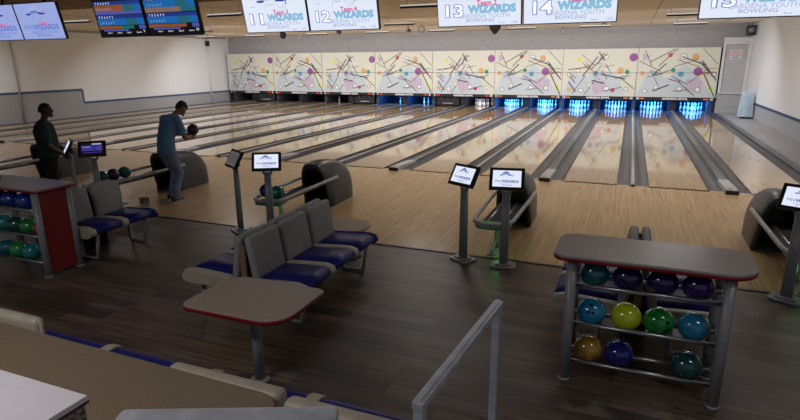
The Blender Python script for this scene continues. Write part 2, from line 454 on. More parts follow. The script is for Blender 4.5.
for k in range(8):
    a = 1+2*k; cx = -(8-k)*P+P/2
    mb = MB(); mb.text('GARDENA BOWL', .13, letw, FY(cx+.05, -.0125, .605), width=1.1, offset=.006); mb.build('lettering', masku)
    lm_ = lampr if k < 5 else lampo
    for num, xx, xl in ((a, cx-P/2+.14, cx-P/2+.34), (a+1, cx+P/2-.15, cx+P/2-.38)):
        mb = MB(); mb.text(str(num), .15, letw, FY(xx, -.0125, .605), offset=.008); mb.build('lane_number', masku)
        mb = MB(); mb.box((xl, -.012, .605), (.20, .006, .05), lm_); mb.build('indicator_lamp', masku)
mb = MB(); mb.box((-8*P+.03, .15, .275), (.05, .3, .54), maskb); mb.build('end_post', masku)
mb = MB(); mb.box((0-.02, .15, .275), (.06, .3, .54), maskb); mb.build('end_post', masku)

# ------------------------------------------------------------------ pits
kick = noisy('kickback dark', (.03, .032, .045), (.05, .052, .07), 5, rough=.5)
mb = MB(); mb.box(((XL+XR)/2, 19.75, -.25), (XR-XL, 1.5, .1), blackm); mb.box(((XL+XR)/2, 20.3, .3), (XR-XL, .06, 1.0), mat('pit curtain', (.02, .02, .03), .8)); o = struct(mb, 'floor'); o.name = 'pit_floor'
first = None
for k in range(17):
    x = -k*P/2
    if k in (0,): w = .24; x = -.12
    elif k == 16: w = .2; x = -8*P+.1
    elif k % 2: w = .30
    else: w = .16
    mb = MB(); mb.box((x, 19.12, .27), (w, 2.1, .66), kick, .01)
    if k % 2: mb.box((x, 18.06, .3), (w+.02, .03, .60), black)
    o = struct(mb, 'wall_pit')
def sweep(i):
    x = lane_x(i)
    t = thing('pin_sweep', {2: 'black sweep board lowered in the second pit from the left', 6: 'black sweep board lowered beside the blue-lit pair of pins', 9: 'black sweep board lowered left of the white pins'}[i], 'sweep bar', (x, 18.02, 0), 0, 'lowered sweep boards')
    m1 = MB(); m1.box((0, .02, .31), (L+.25, .04, .52), mat('sweep black', (.02, .022, .022), .35), .01)
    m1.build('board', t)
    m1 = MB(); m1.box((0, -.005, .16), (.6, .006, .02), letw)
    for q in (-.35, 0, .35): m1.flat(circ(q, .42, .03), .006, mat('sweep dot', (.25, .27, .28), .5), FY(0, 0, 0))
    m1.build('markings', t)
for i in (2, 6, 9): sweep(i)

# pins
prof = [(0, 0), (.026, 0), (.029, .006), (.036, .03), (.046, .06), (.0565, .09), (.0605, .114), (.058, .14), (.049, .17), (.038, .20), (.028, .225), (.0235, .245), (.023, .26), (.025, .285), (.030, .315), (.0325, .34), (.030, .362), (.021, .376), (.008, .381), (0, .381)]
mb = MB(); mb.lathe(prof, pinw, 16)
for z in (.238, .262): mb.lathe([(.0242+(.0008 if z > .25 else .0016), z-.006), (.0242+(.0012 if z > .25 else .0008), z+.006)], pinr, 16)
pin0 = mb.build('bowling_pin'); used = False
RK = [(0, 0)] + [(-.152, .264), (.152, .264)] + [(-.305, .528), (0, .528), (.305, .528)] + [(-.457, .792), (-.152, .792), (.152, .792), (.457, .792)]
PN = ['head pin at the front', 'left pin of the second row', 'right pin of the second row', 'left pin of the third row', 'middle pin of the third row', 'right pin of the third row',
      'leftmost pin of the back row', 'inner left pin of the back row', 'inner right pin of the back row', 'rightmost pin of the back row']
ST = {1: [9], 3: [9], 4: [9], 5: [6, 9], 7: [5, 9], 8: [4, 8, 9]}
for i in range(1, 17):
    if i in (2, 6, 9): continue
    for q in ST.get(i, range(10)):
        if used: o = pin0.copy(); C.objects.link(o)
        else: o = pin0; used = True
        o.location = (lane_x(i)+RK[q][0], 18.29+RK[q][1], 0)
        tag(o, 'white pin, %s, %s' % (PN[q], {1: 'leftmost pit', 16: 'rightmost pit'}.get(i, ORD[i].replace(' from', ' pit from'))), 'bowling pin', 'bowling pins at the end of the %s lane' % ORD[i].split(' wall')[0].replace(' from the', ' from the'))

# ------------------------------------------------------------------ ball returns
def arch(w, h, n=20, e=3.2):
    out = []
    for k in range(n+1):
        t = PI*k/n; c, s_ = math.cos(t), math.sin(t)
        out.append((w*math.copysign(abs(c)**(2/e), c), h*abs(s_)**(2/e)))
    return out
railm = noisy('rail grey', (.30, .30, .31), (.36, .36, .37), 8, rough=.4)
def ball_return(x, label):
    t = thing('ball_return', label, 'ball return', (x, 0, 0), 0, 'ball returns on the approach')
    m1 = MB(); rings = []
    spec = [(-3.76, .225, .72), (-3.79, .245, .77), (-3.76, .26, .795), (-3.6, .265, .82), (-3.4, .265, .815), (-3.1, .26, .77), (-2.85, .25, .68), (-2.7, .235, .58), (-2.63, .21, .48), (-2.60, .17, .36)]
    for y, w, h in spec:
        rings.append([(px, y + (.2*(1-pz/h) if y < -3.65 else 0), pz) for px, pz in arch(w, h)])
    inner = []
    for y, w, h in ((-3.75, .21, .70), (-3.3, .2, .64), (-3.1, .17, .6)):
        inner.append([(px, y + (.2*(1-pz/h) if y < -3.65 else 0), pz) for px, pz in arch(w, h)])
    m1.loft(rings, hoodm, close=False); m1.loft([rings[0], inner[0]], hoodm, close=False)
    m1.bm.faces.ensure_lookup_table()
    # rounded back end
    last = rings[-1]; m1.loft([last, [(px*.9, -2.59, pz*.9) for px, _, pz in last]], hoodm, close=False, cap1=True)
    m1.build('hood', t)
    m1 = MB(); m1.loft(inner, black, close=False, cap1=True); m1.box((0, -3.32, .03), (.38, .4, .04), black); m1.build('hood_mouth', t)
    for sx in (-1, 1):
        m1 = MB(); m1.tube([(sx*.285, -3.36, .51), (sx*.28, -3.9, .50), (sx*.25, -4.9, .47), (sx*.22, -5.06, .465), (sx*.10, -5.16, .46), (0, -5.18, .46)], .028, railm); m1.build('side_rail', t)
    m1 = MB()
    for q in (-.10, .10): m1.tube([(q, -3.6, .43), (q, -5.0, .41)], .014, chrome)
    m1.box((0, -4.3, .405), (.34, 1.5, .02), blackm); m1.build('ball_bed', t)
    m1 = MB(); m1.prism(rrect(-.23, -5.16, .23, -4.86, [.05, .05, .15, .15]), .39, .425, dgreen, bev=.01); m1.build('end_tray', t)
    m1 = MB(); m1.tube([(0, -4.75, .40), (0, -4.72, .2), (0, -4.72, .02)], .03, steel); m1.tube([(0, -4.72, .16), (0, -5.0, .03)], .018, steel)
    m1.box((0, -4.82, .01), (.12, .40, .02), steel, .004); m1.build('leg', t)
    return t
br_ = ball_return(-P/2, 'grey hooded ball return at the right edge, beside the last kiosk')
for x, lab in ((-1.5*P, 'grey hooded ball return with empty green tray behind the two bright kiosks'), (-2.5*P, 'grey hooded ball return holding two balls behind the middle bench'),
               (-3.5*P, 'grey hooded ball return behind the bowler in blue shirt'), (-4.5*P, 'grey hooded ball return behind the man in dark shirt')):
    t = dup(br_); t.location.x = x; t['label'] = lab

# ------------------------------------------------------------------ balls
def ballmat(name, c1, c2, sc=3):
    m = noisy(name, c1, c2, sc, (1, 1, 1), .12, detail=6, lo=.4, hi=.6, coat=.6)
    return m
R_B = .108
def ball(loc, mname, c1, c2, label, group=None, holes=None, R_B=.108):
    m1 = MB(); m1.sphere((0, 0, 0), R_B, ballmat(mname, c1, c2, 9), 32, 18)
    if holes:
        d = Vector(holes).normalized(); a = d.cross(Vector((0, 0, 1))).normalized(); b = d.cross(a)
        hm = mat('finger hole', (.005, .005, .005), .9)
        for (p, q, r) in ((-.016, .014, .0125), (.016, .014, .0125), (0, -.05, .015)):
            v = (d*R_B + a*p + b*q).normalized()
            M = Matrix.Translation(v*(R_B+.0006)) @ v.to_track_quat('Z', 'Y').to_matrix().to_4x4()
            m1.flat(circ(0, 0, r, 14), 0, hm, M)
    o = m1.build('bowling_ball'); o.location = loc
    return tag(o, label, 'bowling ball', group)

DKB, DK2 = (.006, .008, .05), (.02, .02, .12)
# ------------------------------------------------------------------ ball racks
def rack(x, label, left=False):
    t = thing('ball_rack', label, 'ball rack', (x, -7.7, 0))
    W = 1.06
    m1 = MB(); poly = rrect(-.14, -.055, W+.17, .55, [.16, .16, .10, .22], 8)
    if left: poly = rrect(-.35, .03, W+.05, .56, [.06, .1, .06, .06], 6)
    m1.prism(poly, 1.055, 1.075, greytop, bev=.006); m1.build('top', t)
    poly2 = [(px*1.0, py) for px, py in poly]
    m1 = MB(); c0 = Vector((W/2, .25))
    m1.loft([[(c0.x+(px-c0.x)*s_, c0.y+(py-c0.y)*s_, z) for px, py in poly] for s_, z in ((.97, 1.03), (1.0, 1.032), (1.006, 1.04), (1.006, 1.054), (1.0, 1.058))], reded, cap0=True)
    m1.build('edging', t)['label'] = 'red edge band'
    for px in (0, W):
        for py in (.04, .46):
            m1 = MB()
            m1.tube([(px, py, 0), (px, py, 1.03)], .040, steel, 16); m1.lathe([(.0, 0), (.05, 0), (.05, .012), (.04, .02)], steel, 16, Matrix.Translation((px, py, 0)))
            m1.build('leg', t)
    for z in (.80, .475, .145):
        for py in (.09, .31):
            m1 = MB(); m1.tube([(0, py, z), (W, py, z)], .017, chrome)
            m1.build('shelf_rail', t)
        m1 = MB(); m1.tube([(0, .04, z), (0, .46, z)], .012, chrome); m1.tube([(W, .04, z), (W, .46, z)], .012, chrome); m1.build('shelf_end', t)
    if left:
        m1 = MB(); m1.box((W+.0, .25, .53), (.03, .36, .98), redm, .003); m1.build('side_panel', t)['label'] = 'red side panel'
    return t
rack(-3.97, 'chrome rail ball rack with grey red-edged top and eleven balls')
rack(-11.03, 'ball rack with red side panel at the left edge', True)
RB = [(-3.81, .872, 'ball teal', (.005, .09, .13), (.01, .16, .2), 'dark teal ball, leftmost on the top shelf of the right rack', None),
 (-3.57, .872, 'ball navy', (.008, .006, .06), (.03, .02, .12), 'dark navy ball, second on the top shelf of the right rack', None),
 (-3.325, .872, 'ball indigo', (.012, .008, .07), (.03, .01, .11), 'dark indigo ball, third on the top shelf of the right rack', None),
 (-3.085, .872, 'ball violet', (.03, .006, .10), (.05, .01, .16), 'dark violet ball, rightmost on the top shelf of the right rack', (.3, -.5, 1)),
 (-3.81, .548, 'ball azure', (.005, .17, .36), (.01, .26, .48), 'bright sky blue ball with finger holes showing on the middle shelf', (0, -1, .45)),
 (-3.55, .548, 'ball lime', (.42, .50, .005), (.5, .6, .02), 'bright yellow-green ball on the right rack', None),
 (-3.32, .548, 'ball green', (.005, .14, .02), (.02, .26, .05), 'green marbled ball right of the yellow-green one', (.6, -1, -.1)),
 (-3.08, .548, 'ball blue', (.01, .16, .30), (.02, .22, .38), 'blue ball at the right end of the middle shelf', None),
 (-3.81, .215, 'ball gold', (.22, .12, .01), (.42, .26, .04), 'gold marbled ball on the bottom shelf', None),
 (-3.575, .215, 'ball marine', (.006, .006, .12), (.02, .02, .25), 'dark blue ball beside the gold ball on the bottom shelf', (.3, -1, .3)),
 (-3.09, .215, 'ball deep teal', (.003, .05, .055), (.01, .09, .09), 'dark teal ball alone at the right of the bottom shelf', None)]
SIT = R_B*.0
for x, z, n, a, b, lab, h in RB:
    ball((x, -7.5, {.872: .872, .548: .547, .215: .217}[z]), n, a, b, lab, 'balls on the right rack', h, .112)
LB_ = [(-10.63, .872, 'ball royal', (.008, .02, .2), (.02, .05, .3), 'royal blue ball, left of the two blues on the top shelf of the left rack'),
 (-10.36, .872, 'ball cobalt', (.01, .03, .25), (.02, .06, .35), 'cobalt blue ball at the right end of the top shelf by the red panel'),
 (-10.87, .872, 'ball navy', 0, 0, 'dark navy ball at the left end of the top shelf of the left rack'),
 (-10.85, .547, 'ball sea', (.005, .16, .17), (.02, .24, .22), 'pale teal ball at the left frame edge on the middle shelf'),
 (-10.62, .547, 'ball deep teal', 0, 0, 'dark teal ball left of the green one, middle shelf of the left rack'),
 (-10.385, .547, 'ball green', 0, 0, 'green ball on the middle shelf of the left rack'),
 (-10.14, .547, 'ball crimson', (.25, .01, .02), (.35, .02, .04), 'red ball against the red side panel of the left rack'),
 (-10.88, .217, 'ball teal', 0, 0, 'teal ball at the left end of the bottom shelf of the left rack'),
 (-10.66, .217, 'ball leaf', (.01, .2, .05), (.03, .3, .08), 'leaf green ball in the middle of the bottom shelf of the left rack'),
 (-10.42, .217, 'ball aqua', (.01, .17, .2), (.02, .24, .25), 'aqua ball at the right of the bottom shelf of the left rack')]
for x, z, n, a, b, lab in LB_: ball((x-.03, -7.5, z), n, a, b, lab, 'balls on the left rack')
mb = MB(); mb.box((0, 0, .025), (.22, .06, .05), black, .008)
o = mb.build('control_box'); o.location = (-11.08, -7.40, 1.076); tag(o, 'small black box lying on the top of the left rack', 'box')
# balls on the returns
ball((-8.745, -4.90, .563), 'ball marine', 0, 0, 'dark blue ball, left of two on the middle ball return', 'balls on the middle ball return')
ball((-8.52, -4.93, .563), 'ball emerald', (.003, .09, .07), (.01, .16, .12), 'dark green ball, right of two on the middle ball return', 'balls on the middle ball return')
ball((-12.08, -5.02, .563), 'ball deep teal', 0, 0, 'dark teal ball, leftmost of three on the return beside the purple screen', 'balls on the far ball return')
ball((-12.08, -4.79, .563), 'ball navy', 0, 0, 'dark navy ball, middle of three on the return beside the purple screen', 'balls on the far ball return')
ball((-12.08, -4.55, .563), 'ball emerald', 0, 0, 'dark green and red ball, rightmost of three on the far return', 'balls on the far ball return')

# ------------------------------------------------------------------ kiosks
def emi(name, c, s=1.0): return mat(name, (.02, .02, .02), .3, emit=c, es=s, spec=.3)
SC_W = emi('screen white', (.80, .86, 1.0), .95)
SC_L = emi('screen lilac', (.40, .48, .92), .80)
SC_D = emi('screen dim', (.30, .28, .28), .35)
SC_BK = emi('screen black', (.01, .01, .015), .5)
T_LB = emi('ink light blue', (.30, .62, .88), .8); T_DB = emi('ink dark blue', (.04, .08, .42), .8); T_PK = emi('ink magenta', (.85, .10, .35), .8)
T_LV = emi('ink lavender', (.45, .55, .85), .8); T_W = emi('ink white', (1, 1, 1), 1.0); T_RD = emi('ink rose', (.85, .3, .4), .8)
T_MB = emi('ink mid blue', (.16, .25, .70), .8)
def logo(m1, F, W, Hh, bg, num=None, team=None, tone=0, small=False):
    """league picture drawn on a screen of W x Hh; F maps local (x,y) with origin at its lower left"""
    big = T_MB if tone else T_LB; sub = T_MB if tone else T_LV
    z = .0012
    def T(s_, u, v, size, m, dz=0, **k): m1.text(s_, size*Hh, m, F @ Matrix.Translation((u*W, v*Hh, z+dz)), **k)
    def Pl(poly, m, dz=0): m1.flat([(a*W, b*Hh) for a, b in poly], z+dz, m, F)
    # wizard hat emblem
    Pl([(.30, .76), (.36, .86), (.42, .93), (.50, .95), (.56, .86), (.62, .76)], T_LV if not small else T_MB)
    Pl([(.34, .76), (.40, .80), (.50, .80), (.58, .76)], sub, .0003)
    Pl(circ(.30, .70, .065, 16, .028), T_DB, .0006); Pl(circ(.62, .71, .085, 16, .028), T_DB, .0006)
    Pl(line(.33, .74, .60, .74, .02), T_DB, .0006)
    Pl(line(.40, .70, .36, .50, .006), sub, .0006); Pl(line(.52, .69, .60, .55, .006), sub, .0006); Pl(line(.40, .62, .50, .62, .012), T_RD, .0006)
    Pl(line(.72, .85, .70, .62, .012), T_RD if tone else T_DB, .0006)
    for q in range(5): Pl(line(.58+q*.02, .50+q*.035, .68+q*.015, .53+q*.03, .006), T_LV, .0006)
    Pl(line(.12, .58, .2, .58, .012), T_LV, .0006)
    if num: T('WIZARDS', .66, .32, .20, big, width=.58*W, offset=.014*Hh)
    else: T('WIZARDS', .62, .33, .20, T_DB if small else big, width=.60*W, offset=.008*Hh)
    if not num: T('PIN', .20, .33, .2, T_DB if small else big, width=.2*W)
    T('GARDENA YOUTH', .56, .185, .12, sub, width=.62*W); T('BOWLING', .52, .10, .10, sub, width=.34*W, offset=.001)
    if num:
        T(num, .19, .29, .34, T_MB if not tone else T_DB, .0004, width=.232*W, offset=.02*Hh)
        T(num, .19, .29, .34, T_W, .0012, width=.215*W, offset=.006*Hh)
    if team: T(team, .60, .44, .15, T_PK, .002, width=.24*W, offset=.004*Hh)
    T('Score', .78, .045, .05, T_MB, width=.07*W); T('12:05', .93, .05, .05, T_MB, width=.07*W)

def kiosk(x, y, yaw, content, label, tilt=.52):
    t = thing('scoring_kiosk', label, 'kiosk', (x, y, 0), yaw, 'scoring kiosks at the approach edge')
    m1 = MB(); m1.prism(rrect(-.15, -.12, .15, .12, .05), 0, .03, steel, bev=.008); m1.prism(rrect(-.10, -.08, .10, .08, .04), .03, .05, steel, bev=.008); m1.build('base_plate', t)
    m1 = MB(); m1.loft([rrect(-w, -d, w, d, .018) and [(a, b, z) for a, b in rrect(-w, -d, w, d, .018, 3)] for w, d, z in ((.055, .035, .04), (.052, .034, .5), (.048, .032, .96))], steel, cap0=True, cap1=True); m1.build('post', t)
    m1 = MB()
    for sx in (-1, 1): m1.tube([(sx*.03, 0, .90), (sx*.095, .0, 1.03)], .014, steel, 8)
    m1.tube([(-.095, 0, 1.03), (.095, 0, 1.03)], .012, steel, 8); m1.box((0, .02, 1.05), (.14, .05, .1), black, .01); m1.build('bracket', t)
    W, Hh = .335, .205
    M = Matrix.Translation((0, -.03, 1.12)) @ Matrix.Rotation(-tilt, 4, 'X') @ FY(0, 0, 0)
    m1 = MB(); m1.box((0, 0, -.022), (W+.08, Hh+.075, .044), black, .01, M=M); tb = m1.build('tablet', t)
    m1 = MB(); F = M @ Matrix.Translation((-W/2, -Hh/2, .001))
    bg = {'white': SC_W, 'dim': SC_D, 'purple': SC_BK, 'off': SC_BK}[content]
    m1.flat([(0, 0), (W, 0), (W, Hh), (0, Hh)], 0, bg, F)
    if content == 'white': logo(m1, F, W, Hh, bg, small=True)
    elif content == 'dim':
        for q in range(4): m1.flat([(.1*W, (.2+q*.18)*Hh), (.9*W, (.2+q*.18)*Hh), (.9*W, (.28+q*.18)*Hh), (.1*W, (.28+q*.18)*Hh)], .001, emi('ink dim', (.12, .1, .1), .3), F)
    elif content == 'purple':
        pu = emi('ink violet', (.10, .07, .45), .6); pd = emi('ink deep violet', (.05, .035, .28), .7)
        def Q(a, b, c, d, m, z=.001): m1.flat([(a*W, b*Hh), (c*W, b*Hh), (c*W, d*Hh), (a*W, d*Hh)], z, m, F)
        Q(.04, .3, .96, .78, pd); Q(.05, .55, .45, .72, pu, .0015); Q(.5, .82, .92, .93, T_LV, .0015); Q(.08, .38, .6, .46, pu, .0015); Q(.7, .35, .93, .7, pu, .0015); Q(.1, .12, .9, .2, pd, .0015)
        for q in range(5): Q(.1+q*.07, .6, .14+q*.07, .66, T_LV, .002)
    o = m1.build('screen', tb)
    return t
kiosk(-5.48, -5.31, -.50, 'white', 'grey scoring kiosk with tilted bright screen, left of the bright pair')
kiosk(-4.95, -5.34, .16, 'white', 'grey scoring kiosk with bright screen, right of the bright pair before the ball return')
kiosk(-8.97, -5.30, -.55, 'dim', 'grey scoring kiosk with dark turned screen beside the middle ball return')
kiosk(-8.40, -5.32, .50, 'white', 'grey scoring kiosk with bright screen rising behind the middle bench')
kiosk(-12.42, -5.30, -.62, 'white', 'grey scoring kiosk seen from its side, at the hands of the man in dark shirt')
kiosk(-11.87, -5.30, .75, 'purple', 'grey scoring kiosk with purple screen behind the left bench')
kiosk(-1.95, -5.27, -.48, 'white', 'grey scoring kiosk with bright screen cut by the right edge')

# ------------------------------------------------------------------ hanging screens
SB = emi('band blue', (.02, .24, .75), .5); SD = emi('band navy', (.02, .05, .30), .7); SO = emi('band orange', (.55, .20, .05), .38); SG = emi('band green', (.02, .35, .25), .38); SR = emi('band rust', (.40, .12, .08), .6); SV = emi('band indigo', (.10, .12, .50), .7); SP = emi('band peach', (.55, .33, .28), .38); SK = emi('band teal', (.04, .30, .42), .38)
def screen(x, num, kind, label, team=None):
    W, Hh = 1.215, .69
    t = thing('hanging_screen', label, 'television', (x, -3.56, 2.96), 0, 'television screens hung in pairs from the ceiling')
    M = Matrix.Rotation(.2, 4, 'X') @ FY(0, 0, 0)
    m1 = MB(); m1.box((0, Hh/2+.012, -.03), (W+.025, Hh+.03, .06), black, .006, M=M); m1.build('bezel', t)
    m1 = MB(); F = M @ Matrix.Translation((-W/2, .012, .0015))
    bg = SC_L if kind == 'lilac' else (SC_W if kind == 'white' else SC_BK)
    m1.flat([(0, 0), (W, 0), (W, Hh), (0, Hh)], 0, bg, F)
    if kind in ('white', 'lilac'): logo(m1, F, W, Hh, bg, num if kind == 'white' else None, team, 1 if kind == 'lilac' else 0)
    else:
        def Q(a, b, c, d, m, z=.001): m1.flat([(a*W, b*Hh), (c*W, b*Hh), (c*W, d*Hh), (a*W, d*Hh)], z, m, F)
        for (v, top) in ((.30, 1), (.66, 0)) if kind == 'board9' else ((.30, 1), (.70, 1)):
            Q(.02, v, .98, v+.10, SB if top else SR); Q(.02, v+.10, .98, v+.17, SB if top else SO); Q(.02, v+.17, .98, v+.26, SD)
            Q(.62, v, .98, v+.17, SK, .0015); Q(.84, v, .98, v+.17, SB, .002)
            for q in range(6):
                m1.text(str((q*3+7) % 10), .075*Hh*1.2, T_W, F @ Matrix.Translation(((.08+q*.055)*W, (v+.21)*Hh, .003)))
                m1.text(str((q*7+2) % 10), .075*Hh*1.2, T_LV, F @ Matrix.Translation(((.08+q*.055)*W, (v+.06)*Hh, .003)))
        Q(.02, .20, .75, .285, SO, .002); Q(.5, .20, .75, .285, SG if kind == 'board9' else SR, .0025); Q(.02, .2, .28, .285, SR, .003); Q(.85, .19, .98, .285, SV, .002); Q(.1, .145, .62, .19, SV, .002)
        if kind == 'board9': Q(.02, .58, .98, .66, SV, .002)
        else:
            Q(.02, .58, .98, .70, SP, .002); Q(.7, .58, .98, .70, SK, .0025)
        for q in range(4):
            m1.text('Game %d' % (q+1), .055*Hh, T_W, F @ Matrix.Translation(((.22+q*.2)*W, .10*Hh, .003)))
        m1.text(num, .1*Hh, T_W, F @ Matrix.Translation((.93*W, .12*Hh, .003)))
    m1.build('picture', t)
    m1 = MB(); top = M @ Vector((0, Hh, -.06)); 
    m1.box((0, .10, .40), (.35, .06, .30), black, .01); m1.tube([(0, .10, .5), (0, .10, ZC-2.96)], .025, black); m1.box((0, .10, ZC-2.96-.012), (.16, .16, .02), black); m1.build('ceiling_mount', t)
    return t
def pair(cx, a, b): return (cx-.632, a), (cx+.632, b)
TVS = [(-4.5, '7', 'lilac', 'pale blue hanging screen cut by the left edge', 'Team 1'), (None, '8', 'lilac', 'pale blue hanging screen with red Team 1 lettering, second from the left', 'Team 1'),
       (-3.5, '9', 'board9', 'dark hanging scoreboard screen, left of the dark pair', None), (None, '10', 'board10', 'dark hanging scoreboard screen, right of the dark pair', None),
       (-2.5, '11', 'white', 'white hanging screen showing number 11 and Team 3', 'Team 3'), (None, '12', 'white', 'white hanging screen showing number 12 and Team 4', 'Team 4'),
       (-1.5, '13', 'white', 'white hanging screen showing number 13 and Team 2', 'Team 2'), (None, '14', 'white', 'white hanging screen showing number 14', 'Team 1'),
       (-.5, '15', 'white', 'white hanging screen showing number 15 at the right edge', 'Team 3')]
cx = 0
for a in TVS:
    if a[0] is not None: cx = a[0]*P+.0; dx = -.628
    else: dx = .628
    screen(cx+dx, a[1], a[2], a[3], a[4])

# ------------------------------------------------------------------ ceiling fixtures
first = None; fix = []
for x in (-26, -19.9, -14.2, -8.4, -2.4): fix.append((x, 1.3, 1))
for x in (-23.6, -20.4, -17.4, -14.4, -11.5, -8.4, -5.4, -2.3): fix.append((x, 7.4, 2))
for x in (-24.6, -21.5, -17.9, -14.7, -11.6, -8.1, -5.2, -1.8): fix.append((x, 12.6, 3))
ROW = {1: 'near', 2: 'middle', 3: 'far'}
cnt = {1: 5, 2: 8, 3: 8}; seen = {1: 0, 2: 0, 3: 0}
NUMW = ['first', 'second', 'third', 'fourth', 'fifth', 'sixth', 'seventh', 'eighth']
for x, y, r in fix:
    lab = 'slim white ceiling light, %s from the left in the %s row' % (NUMW[seen[r]], ROW[r]); seen[r] += 1
    if first is None:
        t = thing('ceiling_light', lab, 'ceiling light', (x, y, 3.72), 0, 'slim lights under the lane ceiling')
        m1 = MB(); m1.box((0, 0, .03), (1.15, .16, .03), mat('fixture white', (.7, .7, .68), .4), .004); m1.box((0, -.08, -.012), (1.15, .012, .05), black, .003)
        for q in (-.45, .45): m1.tube([(q, 0, .04), (q, 0, ZC-3.72)], .006, steel, 6)
        m1.build('housing', t)
        m1 = MB(); m1.box((0, -.01, .002), (1.12, .13, .02), black); m1.build('louvre', t)
        m1 = MB(); m1.box((0, -.083, .030), (1.14, .012, .032), mat('lit_lip', (.7, .7, .7), .4, emit=(1, .97, .93), es=.45), .002); m1.build('lit_lip', t)  # front lip glows to imitate light caught on the white housing edge
        first = t
    else:
        t = dup(first); t.location = (x, y, 3.72); t['label'] = lab
    ld = bpy.data.lights.new('lane_light', 'AREA'); ld.shape = 'RECTANGLE'; ld.size = 1.1; ld.size_y = .12
    ld.energy = {1: 72, 2: 95, 3: 110}[r]; ld.color = (.99, .98, 1); ld.spread = math.radians(165)
    lo = bpy.data.objects.new('lane_light', ld); C.objects.link(lo); lo.location = (x, y+.02, 3.70)
    lo.rotation_euler = (math.radians({1: 5, 2: 30, 3: 32}[r]), 0, 0)

def cam_thing(name, loc, label, kind):
    t = thing(name, label, 'security camera' if kind != 'speaker' else 'speaker', loc)
    m1 = MB()
    if kind == 'dome':
        m1.lathe([(.0, .15), (.13, .15), (.15, .10), (.15, .0), (.13, -.08), (.07, -.14), (0, -.16)], black, 20); m1.build('dome', t)
        m1 = MB(); m1.tube([(0, 0, .12), (0, 0, ZC-loc[2])], .03, steel); m1.build('stem', t)
    elif kind == 'cone':
        m1.lathe([(0, .14), (.25, .12), (.22, 0), (.12, -.12), (.06, -.2), (0, -.2)], black, 20); m1.build('dome', t)
        m1 = MB(); m1.tube([(0, 0, .12), (0, 0, ZC-loc[2])], .04, steel); m1.build('stem', t)
    elif kind == 'bullet':
        m1.box((0, 0, 0), (.16, .3, .13), black, .03); m1.tube([(0, -.14, 0), (0, -.17, 0)], .05, steel); m1.build('housing', t)
        m1 = MB(); m1.tube([(0, 0, .05), (0, 0, ZC-loc[2])], .02, steel); m1.build('stem', t)
    elif kind == 'ring':
        pts = [(.13*math.cos(a*PI/8), 0, .13*math.sin(a*PI/8)) for a in range(17)]
        m1.tube(pts, .025, steel, 8); m1.build('ring', t); m1 = MB(); m1.tube([(0, 0, .12), (0, 0, ZC-loc[2])], .02, steel); m1.build('stem', t)
    elif kind == 'speaker':
        m1.box((0, 0, 0), (.34, .3, .42), black, .03); m1.build('cabinet', t); m1 = MB()
        m1.lathe([(0, 0), (.11, 0), (.12, .012), (0, .012)], steel, 20, Matrix.Translation((0, -.15, .02)) @ Matrix.Rotation(PI/2, 4, 'X')); m1.build('cone', t)
        m1 = MB(); m1.tube([(.05, .05, .2), (.05, .05, ZC-loc[2])], .025, steel); m1.build('bracket', t)
    return t
cam_thing('dome_camera', (-19.6, 12.2, 3.68), 'black dome camera under the ceiling right below screen 11', 'dome')
cam_thing('dome_camera', (-9.1, 12.0, 3.70), 'large black cone shaped camera under the ceiling below screen 13', 'cone')
cam_thing('ceiling_ring', (-20.6, 15.5, 3.72), 'small dark ring fitting hung by the back wall, nearest screen 11', 'ring')
cam_thing('ceiling_ring', (-12.2, 11.6, 3.76), 'dark ring fitting between screens 12 and 13', 'ring')
cam_thing('ceiling_ring', (-6.9, 16.8, 3.75), 'dark ring fitting below screen 14 at the back wall', 'ring')
cam_thing('security_camera', (-16.6, 12.3, 3.77), 'small black camera under the ceiling below screen 12', 'bullet')
cam_thing('security_camera', (-13.2, 12.6, 3.78), 'small black camera left of the ring fitting between screens 12 and 13', 'bullet')
cam_thing('security_camera', (-4.9, 13.0, 3.79), 'small black camera on a ceiling light below screen 14', 'bullet')
cam_thing('security_camera', (-25.6, 13.8, 3.78), 'small black camera above the white pipe at the left wall', 'bullet')
cam_thing('wall_speaker', (.98, 17.4, 3.62), 'black speaker box high in the corner above the grey door', 'speaker')
for (y, r, m_, lab, z0) in ((16.2, .05, mat('pipe white', (.7, .7, .7), .4), 'white vertical pipe on the far end of the left wall', .05), (4.3, .03, mat('pipe grey', (.40, .40, .41), .5), 'thin grey conduit down the left wall near the left edge', .02)):
    m1 = MB(); m1.tube([(XL+.06, y, z0), (XL+.06, y, ZC-.02)], r, m_); 
    if r > .04: m1.box((XL+.1, y, 3.55), (.18, .2, .3), black, .02)
    tag(m1.build('wall_pipe'), lab, 'pipe')

